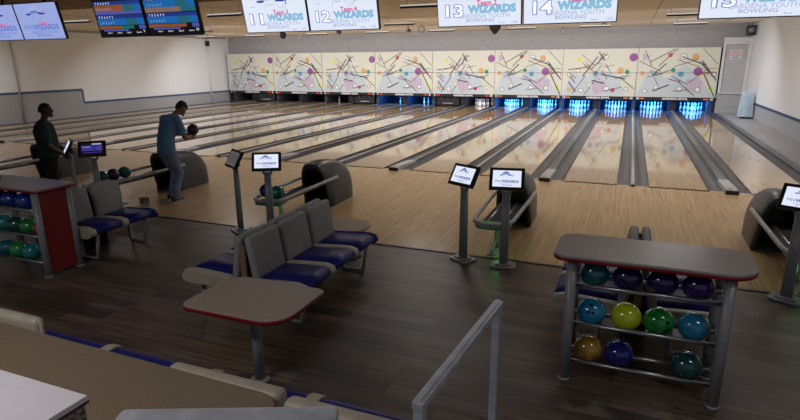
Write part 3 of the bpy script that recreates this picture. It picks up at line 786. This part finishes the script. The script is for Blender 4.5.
# ------------------------------------------------------------------ benches
def pad(c, d, m, bev, rot=None):
    m1 = MB(); m1.box(c, d, m, bev, 4, rot=rot, smooth=True); return m1
def bench(x, y0, n, label, rz=0, sw=.565):
    """back-to-back bench unit, rows along Y from y0 away; right row faces +X, left row faces -X"""
    t = thing('bench_seating', label, 'bench seating', (x, y0, 0), rz, 'back to back bench units')
    Lg = n*sw
    for sx in (1, -1):
        for q in range(n):
            yc = q*sw+sw/2
            m1 = MB()
            prof_ = [(.10, .36), (.10, .42), (.16, .445), (.42, .46), (.60, .468), (.675, .45), (.70, .41), (.68, .375), (.62, .36)]
            m1.loft([[(sx*px, yy, pz) for px, pz in prof_] for yy in (q*sw+.035, q*sw+sw-.035)], bluev, cap0=True, cap1=True, smooth=True)
            m1.build('seat_cushion', t)
            pd = MB(); pw = sw-.05
            pd.box((sx*.085, yc, .64), (.085, pw, .45), greyv, .04, 5, rot=(0, -sx*.14 if False else sx*(-.16), 0), smooth=True)
            pd.build('back_pad', t)
        for q in range(n+1):
            m1 = MB()
            prof2 = [(.09, .35), (.09, .43), (.16, .455), (.42, .47), (.60, .478), (.685, .458), (.71, .41), (.69, .365), (.62, .35)]
            w = .048 if 0 < q < n else (.05 if q == 0 else .035)
            yc = q*sw + (.0 if 0 < q < n else (0 if q == 0 else 0))
            m1.loft([[(sx*px, yc+yy, pz+dz) for px, pz in prof2] for yy, dz in ((-w, -.012), (-w*.7, 0), (w*.7, 0), (w, -.012))], creamv if (sx < 0 or q < n) else bluev, cap0=True, cap1=True)
            m1.build('seat_band', t)
        for yy in (.12, Lg-.12):
            m1 = MB(); m1.tube([(sx*.28, yy, .36), (sx*.30, yy, .02), (sx*.56, yy, .02), (sx*.62, yy, .36)], .023, steel, 8); m1.build('leg_loop', t)
    m1 = MB(); m1.box((0, Lg/2, .34), (1.1, Lg-.1, .035), black, .005); m1.box((0, .5, .17), (.22, .3, .33), blackm); m1.box((0, Lg-.5, .17), (.22, .3, .33), blackm)
    m1.box((0, Lg/2, .55), (.05, Lg-.2, .42), blackm); m1.build('frame', t)
    for yy in (.03, Lg-.03):
        m1 = MB(); m1.box((0, yy, .58), (.06, .03, .40), mat('plywood', (.22, .14, .08), .6)); m1.build('end_board', t)
    return t
b0 = bench(-7.02, -7.74, 3, 'back-to-back bench with six seats and grey backs behind the centre table', math.radians(1.5))
bench(-10.50, -7.12, 2, 'back-to-back bench with blue seats beside the red-panelled rack', 0, .51)
bench(-3.46, -7.05, 2, 'back-to-back bench partly hidden behind the right ball rack')
# low end table beyond the middle bench
t = thing('end_table', 'low beige round-ended table at the far end of the middle bench', 'table', (-6.93, -5.72, 0))
m1 = MB(); m1.prism(rrect(-.30, -.26, .30, .28, .24, 8), .405, .435, lightop, bev=.008); m1.build('top', t)
m1 = MB(); m1.tube([(0, 0, 0), (0, 0, .40)], .05, blackm); m1.lathe([(0, 0), (.18, 0), (.17, .015), (.05, .02)], blackm); m1.build('pedestal', t)

# centre table
t = thing('bowling_table', 'beige rounded table with red edge in front of the middle bench', 'table', (-6.25, -8.58, 0))
pol = rrect(-.42, -.36, .48, .30, [.07, .18, .10, .20], 8)
m1 = MB(); m1.prism(pol, .725, .742, lightop, bev=.005); m1.build('table_top', t)
m1 = MB(); m1.loft([[(px*s_, py*s_, z) for px, py in pol] for s_, z in ((.97, .705), (1.0, .708), (1.01, .716), (1.01, .73), (1.0, .738))], reded, cap0=True); m1.build('edging', t)['label'] = 'red edge band'
m1 = MB(); m1.tube([(0, 0, 0), (0, 0, .70)], .042, steel, 16); m1.box((.05, 0, .68), (.5, .06, .03), black, .004); m1.box((0, .0, .68), (.06, .4, .03), black, .004); m1.build('pedestal', t)
m1 = MB(); m1.lathe([(0, 0), (.08, 0), (.08, .01), (.045, .02)], steel, 24); m1.build('base', t)

# foreground counter table, with a bench beyond it
t = thing('long_table', 'long tan table with red rounded end across the lower left foreground', 'table', (-7.3, -10.0, 0))
pol = rrect(-2.2, -.42, 2.05, .425, [.16, .05, .05, .16], 8)
pol = [(px, py-(.075*max(0, (px-.8)/1.25) if py > 0 else 0)) for px, py in pol]
m1 = MB(); m1.prism(pol, .722, .742, tantop, bev=.005); m1.build('table_top', t)
m1 = MB(); m1.loft([[(px+(.0 if s_ == 1 else math.copysign(.008, px)*(1 if s_ > 1 else -1)), py+(0 if s_ == 1 else math.copysign(.008, py)*(1 if s_ > 1 else -1)), z) for px, py in pol] for s_, z in ((.97, .70), (1.012, .712), (1.012, .73), (1.0, .738))], reded, cap0=True); m1.build('edging', t)['label'] = 'red edge band'
for px in (-1.5, 0, 1.5):
    m1 = MB(); m1.tube([(px, 0, 0), (px, 0, .70)], .042, steel, 16); m1.lathe([(0, 0), (.24, 0), (.24, .01), (.05, .03)], steel, 24, Matrix.Translation((px, 0, 0))); m1.build('leg', t)
t = thing('bench_row', 'blue and cream bench row beyond the long tan table', 'bench seating', (-8.6, -9.6, 0))
XS = [0.0, .66, 1.50, 2.46, 3.25, 4.02]
for q in range(1, 5):
    a, b_ = XS[q]+.04, XS[q+1]-.04
    m1 = MB(); pr2 = [(.06, .34), (.06, .42), (.2, .44), (.40, .44), (.45, .42), (.46, .39), (.44, .35)]
    m1.loft([[(xx, py, pz) for py, pz in pr2] for xx in (a, b_)], bluev, cap0=True, cap1=True, smooth=False); m1.build('seat_cushion', t)
for q in (2, 3, 4):
    m1 = MB(); m1.loft([[(XS[q]+xx, py*1.02, pz+.012) for py, pz in pr2] for xx in (-.045, .045)], creamv, cap0=True, cap1=True, smooth=False); m1.build('seat_band', t)
m1 = MB(); m1.box((.62, .085, .60), (1.26, .09, .36), creamv, .045, 4, smooth=True); m1.build('back_pad', t)
for a, b_ in ((2.46, 3.28), (3.38, 4.06)):
    m1 = MB(); m1.box(((a+b_)/2, -.09 if a > 3 else .04, .62 if a > 3 else .55), (b_-a, .11, .34), creamv, .045, 4, smooth=True); m1.build('back_pad', t)
m1 = MB(); m1.box((2.0, .25, .32), (3.9, .35, .03), black); m1.box((2.6, -.03, .45), (2.7, .03, .3), blackm)
for q in (.3, 1.6, 2.8, 3.7): m1.tube([(q, .1, .32), (q, .08, .02), (q, .42, .02), (q, .42, .32)], .018, steel, 8)
m1.build('frame', t)

# white counter block and handrails
t = thing('white_counter', 'white topped counter corner with speckled brown side in the lower left corner', 'counter', (-6.663, -10.93, 0))
spk = noisy('speckled laminate', (.10, .075, .06), (.34, .30, .28), 55, (1, 1, 1), .5, lo=.45, hi=.55)
m1 = MB(); m1.box((0, 0, 1.139), (1.98, .98, .026), noisy('white laminate', (.76, .72, .76), (.80, .76, .80), 20, rough=.35), .003); m1.build('top', t)
m1 = MB(); m1.box((0, 0, .56), (1.96, .96, 1.12), spk, .004); m1.build('body', t)
m1 = MB(); m1.box((0, 0, 1.122), (1.984, .984, .012), mat('brown edge', (.06, .035, .02), .5)); m1.build('edging', t)

t = thing('guard_rail', 'square aluminium guard rail with two posts standing in the foreground', 'railing', (-4.422, -9.06, 0), math.atan2(-.105, -1.22)+PI)
t.rotation_euler.z = -math.atan2(.105, 1.22)
m1 = MB(); m1.box((0, -.0, .918), (.062, 1.28, .045), alu, .008); m1.box((0, 0, .943), (.026, 1.27, .012), alu, .004); m1.build('top_rail', t)
for yy in (.60, -.61):
    m1 = MB(); m1.box((0, yy, .455), (.052, .052, .91), alu, .006); m1.box((0, yy, .004), (.07, .07, .008), alu, .003); m1.build('post', t)
t = thing('hand_rail', 'thick aluminium handrail end at the bottom edge before the tan table', 'railing', (-4.68, -10.13, 0), math.atan2(.33, .78))
m1 = MB(); m1.box((-.43, 0, 1.09), (.90, .13, .06), alu, .028, 4, smooth=True); m1.build('top_rail', t)
m1 = MB(); m1.box((-.06, 0, .52), (.05, .05, 1.04), alu, .006); m1.build('post', t)

# ------------------------------------------------------------------ small items on the far right and the approach
lbm = noisy('pale blue cloth', (.34, .46, .55), (.40, .53, .62), 3, rough=.8)
t = thing('covered_machine', 'pale blue cloth draped over a machine beside the right wall', 'cloth cover', (.90, 15.4, 0))
m1 = MB(); rings = []
for z, s_ in ((.08, 1.05), (.3, 1.0), (.6, .95), (.9, .9), (1.02, .86), (1.06, .7), (1.07, .3)):
    r_ = []
    for k in range(40):
        a = 2*PI*k/40; f = 1+(.07*math.sin(a*7)+.04*math.sin(a*11+1))*(1.1-z)
        c_, s2 = math.cos(a), math.sin(a)
        r_.append((.26*s_*f*math.copysign(abs(c_)**.5, c_)-.0, .2*s_*f*math.copysign(abs(s2)**.5, s2), z))
    rings.append(r_)
m1.loft(rings, lbm, cap1=True); m1.build('cloth', t)
m1 = MB(); m1.box((0.02, 0, .5), (.36, .26, 1.0), blackm, .02); m1.box((.14, -.17, .04), (.12, .1, .08), black, .02); m1.build('body', t)
mb = MB(); mb.box((0, 0, .05), (.13, .12, .10), noisy('rosin cloth', (.06, .055, .05), (.22, .2, .18), 25, rough=.8, lo=.45, hi=.55), .02, 3)
o = mb.build('small_carton'); o.location = (-11.77, -4.48, 0); tag(o, 'small dark speckled box on the approach left of the bowler', 'box')

# ------------------------------------------------------------------ people
def addtmp(bm, tb, M=None):
    if M is not None: bmesh.ops.transform(tb, matrix=M, verts=tb.verts)
    bmesh.ops.recalc_face_normals(tb, faces=tb.faces)
    me = bpy.data.meshes.new('h'); tb.to_mesh(me); tb.free(); bm.from_mesh(me); bpy.data.meshes.remove(me)
def capsule(bm, a, b, ra, rb, n=14):
    """tapered limb segment with round ends"""
    a, b = Vector(a), Vector(b); d = b-a; ln = d.length; tb = bmesh.new(); rings = []
    st = [(-ra*math.sin(t*PI/8), ra*math.cos(t*PI/8)) for t in (3.9, 3, 2, 1)] + [(0, ra), (ln*.5, (ra+rb)/2), (ln, rb)] + [(ln+rb*math.sin(t*PI/8), rb*math.cos(t*PI/8)) for t in (1, 2, 3, 3.9)]
    q = d.to_track_quat('Z', 'Y').to_matrix().to_4x4()
    for z, r_ in st: rings.append([tb.verts.new((r_*math.cos(2*PI*k/n), r_*math.sin(2*PI*k/n), z)) for k in range(n)])
    for x, y in zip(rings, rings[1:]):
        for k in range(n): tb.faces.new((x[k], x[(k+1) % n], y[(k+1) % n], y[k]))
    tb.faces.new(rings[0]); tb.faces.new(rings[-1])
    addtmp(bm, tb, Matrix.Translation(a) @ q)
def chain(bm, pts, radii, sub=1):
    for k in range(len(pts)-1): capsule(bm, pts[k], pts[k+1], radii[k], radii[k+1], 12)
def trunk(bm, secs, side, n=24):
    """loft of oval sections (centre, half width, half depth) with the width along side"""
    tb = bmesh.new(); rings = []
    cs = [Vector(s_[0]) for s_ in secs]
    for k, (c, w, dd) in enumerate(secs):
        ax = (cs[min(k+1, len(cs)-1)]-cs[max(k-1, 0)]).normalized(); x = (side-ax*side.dot(ax)).normalized(); y = ax.cross(x)
        rings.append([tb.verts.new(Vector(c)+x*w*math.copysign(abs(math.cos(2*PI*j/n))**.85, math.cos(2*PI*j/n))+y*dd*math.sin(2*PI*j/n)) for j in range(n)])
    for a, b in zip(rings, rings[1:]):
        for k in range(n): tb.faces.new((a[k], a[(k+1) % n], b[(k+1) % n], b[k]))
    tb.faces.new(rings[0]); tb.faces.new(rings[-1]); addtmp(bm, tb)
def remesh(bm, vox, material, name, parent, smooth_it=3):
    me = bpy.data.meshes.new(name); bm.to_mesh(me); bm.free()
    ob = bpy.data.objects.new(name, me); C.objects.link(ob)
    r = ob.modifiers.new('r', 'REMESH'); r.mode = 'VOXEL'; r.voxel_size = vox; r.use_smooth_shade = True
    s_ = ob.modifiers.new('s', 'SMOOTH'); s_.factor = .5; s_.iterations = smooth_it
    dg = bpy.context.evaluated_depsgraph_get(); dg.update()
    m = bpy.data.meshes.new_from_object(ob.evaluated_get(dg)); bpy.data.objects.remove(ob); bpy.data.meshes.remove(me)
    m.materials.clear(); m.materials.append(material); m.name = name
    for p in m.polygons: p.use_smooth = True
    o = bpy.data.objects.new(name, m); C.objects.link(o); o.parent = parent
    return o
def hand(bm, wrist, d, palm_n, side, curl=.6, s=1.0):
    """palm + five fingers; d = hand direction, palm_n = palm normal (fingers curl toward it)"""
    d = d.normalized(); n = (palm_n - d*palm_n.dot(d)).normalized(); w = d.cross(n)*side
    c = wrist + d*.045*s
    chain(bm, [wrist, wrist+d*.03*s, wrist+d*.085*s], [.026*s, (.036*s), (.036*s)])
    for k, (off, ln) in enumerate(((-.030, .062), (-.010, .074), (.010, .078), (.030, .070))):
        p = wrist + d*.085*s + w*off*s; pts = [p-d*.02*s, p]; ang = 0; dd = d
        for q in range(3):
            ang += curl*(.5+.25*q); dd = d*math.cos(ang)+n*math.sin(ang); p = p+dd*ln*s*(.42, .32, .26)[q]; pts.append(p)
        chain(bm, pts, [.010*s, .0105*s, .0098*s, .009*s, .008*s])
    p = wrist+d*.03*s-w*.03*s; a = (d*.6-w*.7+n*.35).normalized()
    chain(bm, [p, p+a*.035*s, p+a*.035*s+(d*.9-w*.15+n*.5).normalized()*.035*s, p+a*.035*s+(d*.9-w*.1+n*.7).normalized()*.062*s], [.014*s, .0125*s, .011*s, .009*s])
def head(bm, c, fwd, tilt):
    """head centred at c looking along fwd"""
    f = fwd.normalized(); up = (Vector((0, 0, 1))-f*f.z).normalized(); r = f.cross(up)
    M = Matrix((( r.x, f.x, up.x, c.x), (r.y, f.y, up.y, c.y), (r.z, f.z, up.z, c.z), (0, 0, 0, 1)))
    tb = bmesh.new(); bmesh.ops.create_uvsphere(tb, u_segments=24, v_segments=16, radius=1)
    for v in tb.verts:
        x, y, z = v.co
        w = .076; dpt = .098; h = .118
        if z < 0: w *= 1-.28*(-z); dpt *= 1-.12*(-z)
        if z < -.2 and y > 0: y *= 1.0
        v.co = (x*w, y*dpt + (.012 if z < 0 else 0)*(-z), z*h)
    bmesh.ops.transform(tb, matrix=M, verts=tb.verts); me = bpy.data.meshes.new('h'); tb.to_mesh(me); tb.free(); bm.from_mesh(me); bpy.data.meshes.remove(me)
    def ell(p, rad):
        tb = bmesh.new(); bmesh.ops.create_uvsphere(tb, u_segments=12, v_segments=8, radius=1)
        bmesh.ops.transform(tb, matrix=M @ Matrix.Translation(p) @ Matrix.Diagonal((*rad, 1)), verts=tb.verts); me = bpy.data.meshes.new('h'); tb.to_mesh(me); tb.free(); bm.from_mesh(me); bpy.data.meshes.remove(me)
    ell((0, .104, -.018), (.012, .02, .022)); ell((0, .09, .03), (.05, .014, .012)); ell((0, .085, -.10), (.028, .022, .022)); ell((0, .098, -.062), (.024, .010, .006)); ell((0, .098, -.073), (.02, .010, .007))
    for sx in (-1, 1): ell((sx*.078, .0, -.008), (.009, .018, .03))
    return M
def hair(M, parent, m, full):
    m1 = MB(); rnd = random.Random(3)
    tb = bmesh.new(); bmesh.ops.create_uvsphere(tb, u_segments=32, v_segments=20, radius=1)
    dele = []
    for v in tb.verts:
        x, y, z = v.co
        t = 1.08+.015*full+rnd.uniform(-.02, .03)*full
        lim = .42 + (.25 if y > 0 else -.55)*abs(y) if y > 0 else .30-.75*abs(y)
        if z < lim-.12: dele.append(v)
        v.co = (x*.076*t, y*.098*(t+.05*full)-.006, z*.118*(t+.07*full)+.002)
    bmesh.ops.delete(tb, geom=dele, context='VERTS')
    for f in tb.faces: f.smooth = True
    m1._merge(tb, m, M)
    if full:
        for k in range(90):
            a = rnd.uniform(0, 2*PI); e = rnd.uniform(.35, 1.5)
            p = M @ Vector((.078*math.cos(a)*math.cos(e), .10*math.sin(a)*math.cos(e)-.005, .125*math.sin(e)))
            m1.sphere(p, rnd.uniform(.014, .026), m, 8, 6)
    o = m1.build('hair', parent); 
    so = o.modifiers.new('so', 'SOLIDIFY'); so.thickness = .006
    return o
def person(name, label, J, mats, opts):
    V = {k: Vector(v) for k, v in J.items()}
    t = thing('person', label, 'person', (V['base'].x, V['base'].y, 0))
    off = V['base'].copy(); off.z = 0
    for k in V: V[k] = V[k]-off
    sc = opts.get('bulk', 1)
    bm = bmesh.new()
    side = (V['shR']-V['shL']).normalized()
    lerp = lambda a, b, f: V[a].lerp(V[b], f)
    def torso(bm, g):
        trunk(bm, [(lerp('pelvis', 'waist', -.35), .12*sc+g, .09*sc+g), (V['pelvis'], .165*sc+g, .115*sc+g), (V['waist'], .142*sc+g, .105*sc+g), (lerp('waist', 'chest', .6), .165*sc+g, .122*sc+g), (V['chest'], .18*sc+g, .125*sc+g),
                   (lerp('chest', 'neck', .45), .165*sc+g, .105*sc+g), (lerp('chest', 'neck', .72), .095*sc+g, .075*sc+g), (lerp('chest', 'neck', .9), .055+g, .055+g)], side)
    torso(bm, 0)
    chain(bm, [lerp('chest', 'neck', .6), V['neck'], lerp('neck', 'headC', .7)], [.062, .056, .052])
    for s_ in 'RL':
        chain(bm, [lerp('chest', 'sh'+s_, .7), V['sh'+s_], lerp('sh'+s_, 'el'+s_, .5), V['el'+s_]], [.07*sc, .064*sc, .052*sc, .042]); chain(bm, [V['el'+s_], lerp('el'+s_, 'ha'+s_, .35), V['ha'+s_]], [.042, .042, .027])
        chain(bm, [V['hip'+s_], lerp('hip'+s_, 'kn'+s_, .4), V['kn'+s_]], [.095*sc, .082*sc, .056]); chain(bm, [V['kn'+s_], lerp('kn'+s_, 'an'+s_, .35), V['an'+s_]], [.055, .056, .036])
    M = head(bm, V['headC'], V['look'] + off if False else Vector(J['lookdir']), 0)
    ft = Vector(J['footdir']).normalized()
    for s_ in 'RL':
        a = V['an'+s_]; chain(bm, [a+Vector((0, 0, .02)), Vector((a.x, a.y, .05))-ft*.03, Vector((a.x, a.y, .035))+ft*.12], [.038, .04, .032])
        e = V['el'+s_]; h = V['ha'+s_]
        hand(bm, h, (Vector(J['hdir'+s_])), Vector(J['palm'+s_]), 1 if s_ == 'R' else -1, opts.get('curl', .5))
    remesh(bm, .011, mats['skin'], 'body', t)
    # shirt
    b2 = bmesh.new(); g = .014
    V['hemc'] = V['pelvis']+(V['pelvis']-V['waist']).normalized()*.02
    trunk(b2, [(V['hemc'], .178*sc+g, .13*sc+g), (V['waist'], .152*sc+g, .122*sc+g), (lerp('waist', 'chest', .6), .168*sc+g, .128*sc+g), (V['chest'], .184*sc+g, .130*sc+g),
               (lerp('chest', 'neck', .45), .165*sc+g, .108*sc+g), (lerp('chest', 'neck', .78), .085*sc+g, .07*sc+g)], side)
    for s_ in 'RL':
        chain(b2, [lerp('chest', 'sh'+s_, .7), V['sh'+s_], lerp('sh'+s_, 'el'+s_, .68)], [.083*sc, .08*sc, .073*sc])
    remesh(b2, .012, mats['shirt'], 'shirt', t, 9)
    b2 = bmesh.new()
    trunk(b2, [(lerp('pelvis', 'waist', -.45), .13*sc+g, .10*sc+g), (V['pelvis'], .168*sc+g, .118*sc+g), (lerp('pelvis', 'waist', .5), .150*sc+g, .11*sc+g)], side)
    for s_ in 'RL':
        k_ = lerp('kn'+s_, 'an'+s_, .9)
        chain(b2, [V['hip'+s_], lerp('hip'+s_, 'kn'+s_, .4), V['kn'+s_], lerp('kn'+s_, 'an'+s_, .4), k_], [.11*sc, .099*sc, .075, .073, .060])
    remesh(b2, .012, mats['trousers'], 'trousers', t, 3)
    for s_ in 'RL':
        a = V['an'+s_]; m1 = MB(); sd = Vector((-ft.y, ft.x, 0))
        rings = []
        for u_, w, h in ((-.08, .025, .05), (-.07, .04, .085), (-.02, .044, .09), (.05, .046, .07), (.11, .05, .052), (.16, .044, .04), (.19, .022, .028)):
            rings.append([(a.x+ft.x*u_+sd.x*w*cx, a.y+ft.y*u_+sd.y*w*cx, .02+h*cz) for cx, cz in ((-1, 0), (-.95, .5), (-.6, .95), (0, 1.05), (.6, .95), (.95, .5), (1, 0))])
        m1.loft(rings, mats['shoe'], close=True, cap0=True, cap1=True); sh = m1.build('shoe', t)
        m1 = MB(); out = [(a.x+ft.x*u_+sd.x*w, a.y+ft.y*u_+sd.y*w) for u_, w in ((-.09, -.03), (0, -.05), (.1, -.055), (.19, -.03), (.205, 0), (.19, .03), (.1, .055), (0, .05), (-.09, .03))]
        m1.prism(out, 0, .028, mats['sole'], bev=.004); m1.build('sole', sh)
    hair(M, t, mats['hair'], opts.get('hair', 1))
    m1 = MB()
    for sx in (-1, 1):
        m1.sphere((sx*.03, .088, .006), (.014, .008, .008), mat('eye white', (.5, .5, .5), .3), 10, 8, M); m1.sphere((sx*.03, .094, .006), (.006, .004, .006), mat('iris', (.02, .01, .01), .3), 8, 6, M)
    m1.build('eyes', t)
    if opts.get('glasses'):
        m1 = MB()
        for sx in (-1, 1):
            m1.tube([M @ Vector((sx*.032+.024*math.cos(a*PI/6), .108, .004+.018*math.sin(a*PI/6))) for a in range(13)], .003, mat('glasses frame', (.05, .05, .05), .3), 6)
            m1.tube([M @ Vector((sx*.056, .108, .008)), M @ Vector((sx*.082, .0, .008))], .003, mat('glasses frame', 0), 6)
        m1.tube([M @ Vector((-.008, .11, .006)), M @ Vector((.008, .11, .006))], .003, mat('glasses frame', 0), 6)
        m1.build('glasses', t)
    return t
shirtb = noisy('blue tie-dye shirt', (.10, .22, .42), (.15, .31, .52), 7, rough=.8, lo=.3, hi=.7)
jeans = noisy('faded jeans', (.14, .18, .28), (.20, .25, .36), 8, rough=.85)
sole = mat('pale sole', (.4, .4, .4), .6); dshoe = mat('dark shoe', (.02, .022, .03), .5)
person('bowler', 'bowler in blue shirt and jeans leaning forward with a ball at his chest', dict(base=(-11.36, -4.2, 0), headC=(-11.30, -3.80, 1.665), lookdir=(.12, .85, -.5), neck=(-11.33, -3.93, 1.57), chest=(-11.36, -4.08, 1.42), waist=(-11.37, -4.19, 1.14), pelvis=(-11.36, -4.21, .96),
  shR=(-11.17, -4.08, 1.50), elR=(-11.08, -4.02, 1.17), haR=(-11.15, -3.80, 1.13), shL=(-11.55, -4.00, 1.49), elL=(-11.54, -3.80, 1.19), haL=(-11.36, -3.66, 1.17),
  hipR=(-11.27, -4.23, .91), knR=(-11.25, -4.07, .52), anR=(-11.25, -4.24, .10), hipL=(-11.46, -4.18, .91), knL=(-11.47, -3.96, .50), anL=(-11.48, -4.10, .10), footdir=(.1, 1, 0), hdirR=(-.15, 1, .2), palmR=(0, .1, 1), hdirL=(.8, .5, .25), palmL=(.4, -.5, .8)),
  dict(skin=mat('skin warm', (.24, .12, .075), .55), shirt=shirtb, trousers=jeans, shoe=dshoe, sole=sole, hair=mat('black hair', (.008, .006, .005), .6)), dict(hair=1, curl=.45, bulk=1.0))
ball((-11.19, -3.68, 1.27), 'ball black', (.006, .005, .012), (.015, .012, .03), 'dark ball held by the bowler in blue shirt')
fdir = Vector((.60, .80, 0)); sd = Vector((.80, -.60, 0)); Bm = Vector((-13.02, -5.26, 0))
def mj(f, s_, z): v = Bm+fdir*f+sd*s_; return (v.x, v.y, z)
person('man', 'man in dark green shirt and black trousers standing at a kiosk', dict(base=tuple(Bm), headC=mj(.07, 0, 1.705), lookdir=(.62, .78, -.08), neck=mj(.03, 0, 1.56), chest=mj(.0, 0, 1.35), waist=mj(.03, 0, 1.09), pelvis=mj(.0, 0, .93),
  shR=mj(-.01, .20, 1.45), elR=mj(.04, .27, 1.13), haR=mj(.22, .24, .96), shL=mj(-.01, -.20, 1.45), elL=mj(.08, -.26, 1.14), haL=mj(.26, -.18, .98),
  hipR=mj(0, .10, .88), knR=mj(.02, .11, .48), anR=mj(-.02, .12, .10), hipL=mj(0, -.10, .88), knL=mj(.03, -.11, .48), anL=mj(.02, -.12, .10), footdir=(.6, .8, 0), hdirR=(.6, .6, -.3), palmR=(-.5, .4, -.5), hdirL=(.7, .6, -.3), palmL=(.5, -.4, -.5)),
  dict(skin=mat('skin dark', (.055, .028, .018), .5), shirt=mat('dark green shirt', (.010, .028, .020), .85), trousers=mat('black trousers', (.008, .008, .010), .85), shoe=dshoe, sole=sole, hair=mat('black hair', 0)), dict(hair=0, glasses=True, curl=.35, bulk=1.24))

# ------------------------------------------------------------------ lights
def area(name, loc, rot, sx, sy, e, col=(1, 1, 1), spread=180):
    ld = bpy.data.lights.new(name, 'AREA'); ld.shape = 'RECTANGLE'; ld.size = sx; ld.size_y = sy; ld.energy = e; ld.color = col; ld.spread = math.radians(spread)
    o = bpy.data.objects.new(name, ld); C.objects.link(o); o.location = loc; o.rotation_euler = rot; return o
for i in (7, 8, 11, 12, 13, 14, 15, 16):
    e = 40.0 if i > 10 else 24.0
    area('pit_light_blue', (lane_x(i), 17.95, .60), (math.radians(55), 0, 0), 1.0, .06, e, (.02, .36, 1))
    area('pit_light_blue', (lane_x(i), 18.35, .88), (math.radians(12), 0, 0), 1.1, .1, e*1.0, (.03, .16, 1))
area('pit_light_white', (lane_x(10), 17.95, .56), (math.radians(52), 0, 0), 1.0, .06, 6, (.85, .85, 1))
for i in (1, 3, 4, 5): area('pit_light_dim', (lane_x(i), 17.95, .56), (math.radians(52), 0, 0), 1.0, .06, 2.5, (.9, .9, 1))
for x in (-1.5*P, -2.5*P, -.5*P):
    ld = bpy.data.lights.new('green_led', 'POINT'); ld.energy = .4; ld.color = (.1, 1, .25); ld.shadow_soft_size = .03
    o = bpy.data.objects.new('green_led', ld); C.objects.link(o); o.location = (x+.08, -4.98, .22)
    ld = bpy.data.lights.new('green_led', 'POINT'); ld.energy = .06; ld.color = (.1, 1, .35); ld.shadow_soft_size = .02
    o = bpy.data.objects.new('green_led', ld); C.objects.link(o); o.location = (x+.1, -5.12, .60)
for x, e in ((-10.2, 12), (-6.8, 22), (-3.4, 28), (-.4, 26)): area('approach_fill', (x, -2.0, 3.93), (math.radians(8), 0, 0), 1.1, .15, e, (1, .95, .86), 160)  # unseen fill lamps without fixtures, added to brighten the approach
# dim concourse lamps behind the viewer
area('concourse_light', (-7.5, -11.9, 3.85), (math.radians(-12), 0, 0), 2.2, .6, 100, (.98, .95, .95))
area('concourse_light', (-1.5, -9.5, 3.9), (0, 0, 0), 1.2, .3, 22, (.98, .94, .92))
w = bpy.data.worlds.new('world'); S.world = w; w.use_nodes = True
w.node_tree.nodes['Background'].inputs[0].default_value = (.8, .85, 1, 1); w.node_tree.nodes['Background'].inputs[1].default_value = .16

# ------------------------------------------------------------------ camera
cd = bpy.data.cameras.new('camera'); co = bpy.data.objects.new('camera', cd); C.objects.link(co); S.camera = co
cd.sensor_width = 36; cd.lens = 552.36/800*36; cd.clip_start = .05
yaw, pitch, roll = -.388288, .265351, -.0082177
fw = Vector((math.sin(yaw)*math.cos(pitch), math.cos(yaw)*math.cos(pitch), -math.sin(pitch)))
r = Vector((math.cos(yaw), -math.sin(yaw), 0)); u = r.cross(fw)
r2 = r*math.cos(roll)+u*math.sin(roll); u2 = -r*math.sin(roll)+u*math.cos(roll)
co.matrix_world = Matrix(((r2.x, u2.x, -fw.x, -3.68652), (r2.y, u2.y, -fw.y, -11.82207), (r2.z, u2.z, -fw.z, 2.49632), (0, 0, 0, 1)))

S.view_settings.view_transform = 'Standard'; S.view_settings.look = 'None'; S.view_settings.gamma = 1; S.view_settings.exposure = 0
S.cycles.use_denoising = True
S.cycles.max_bounces = 8
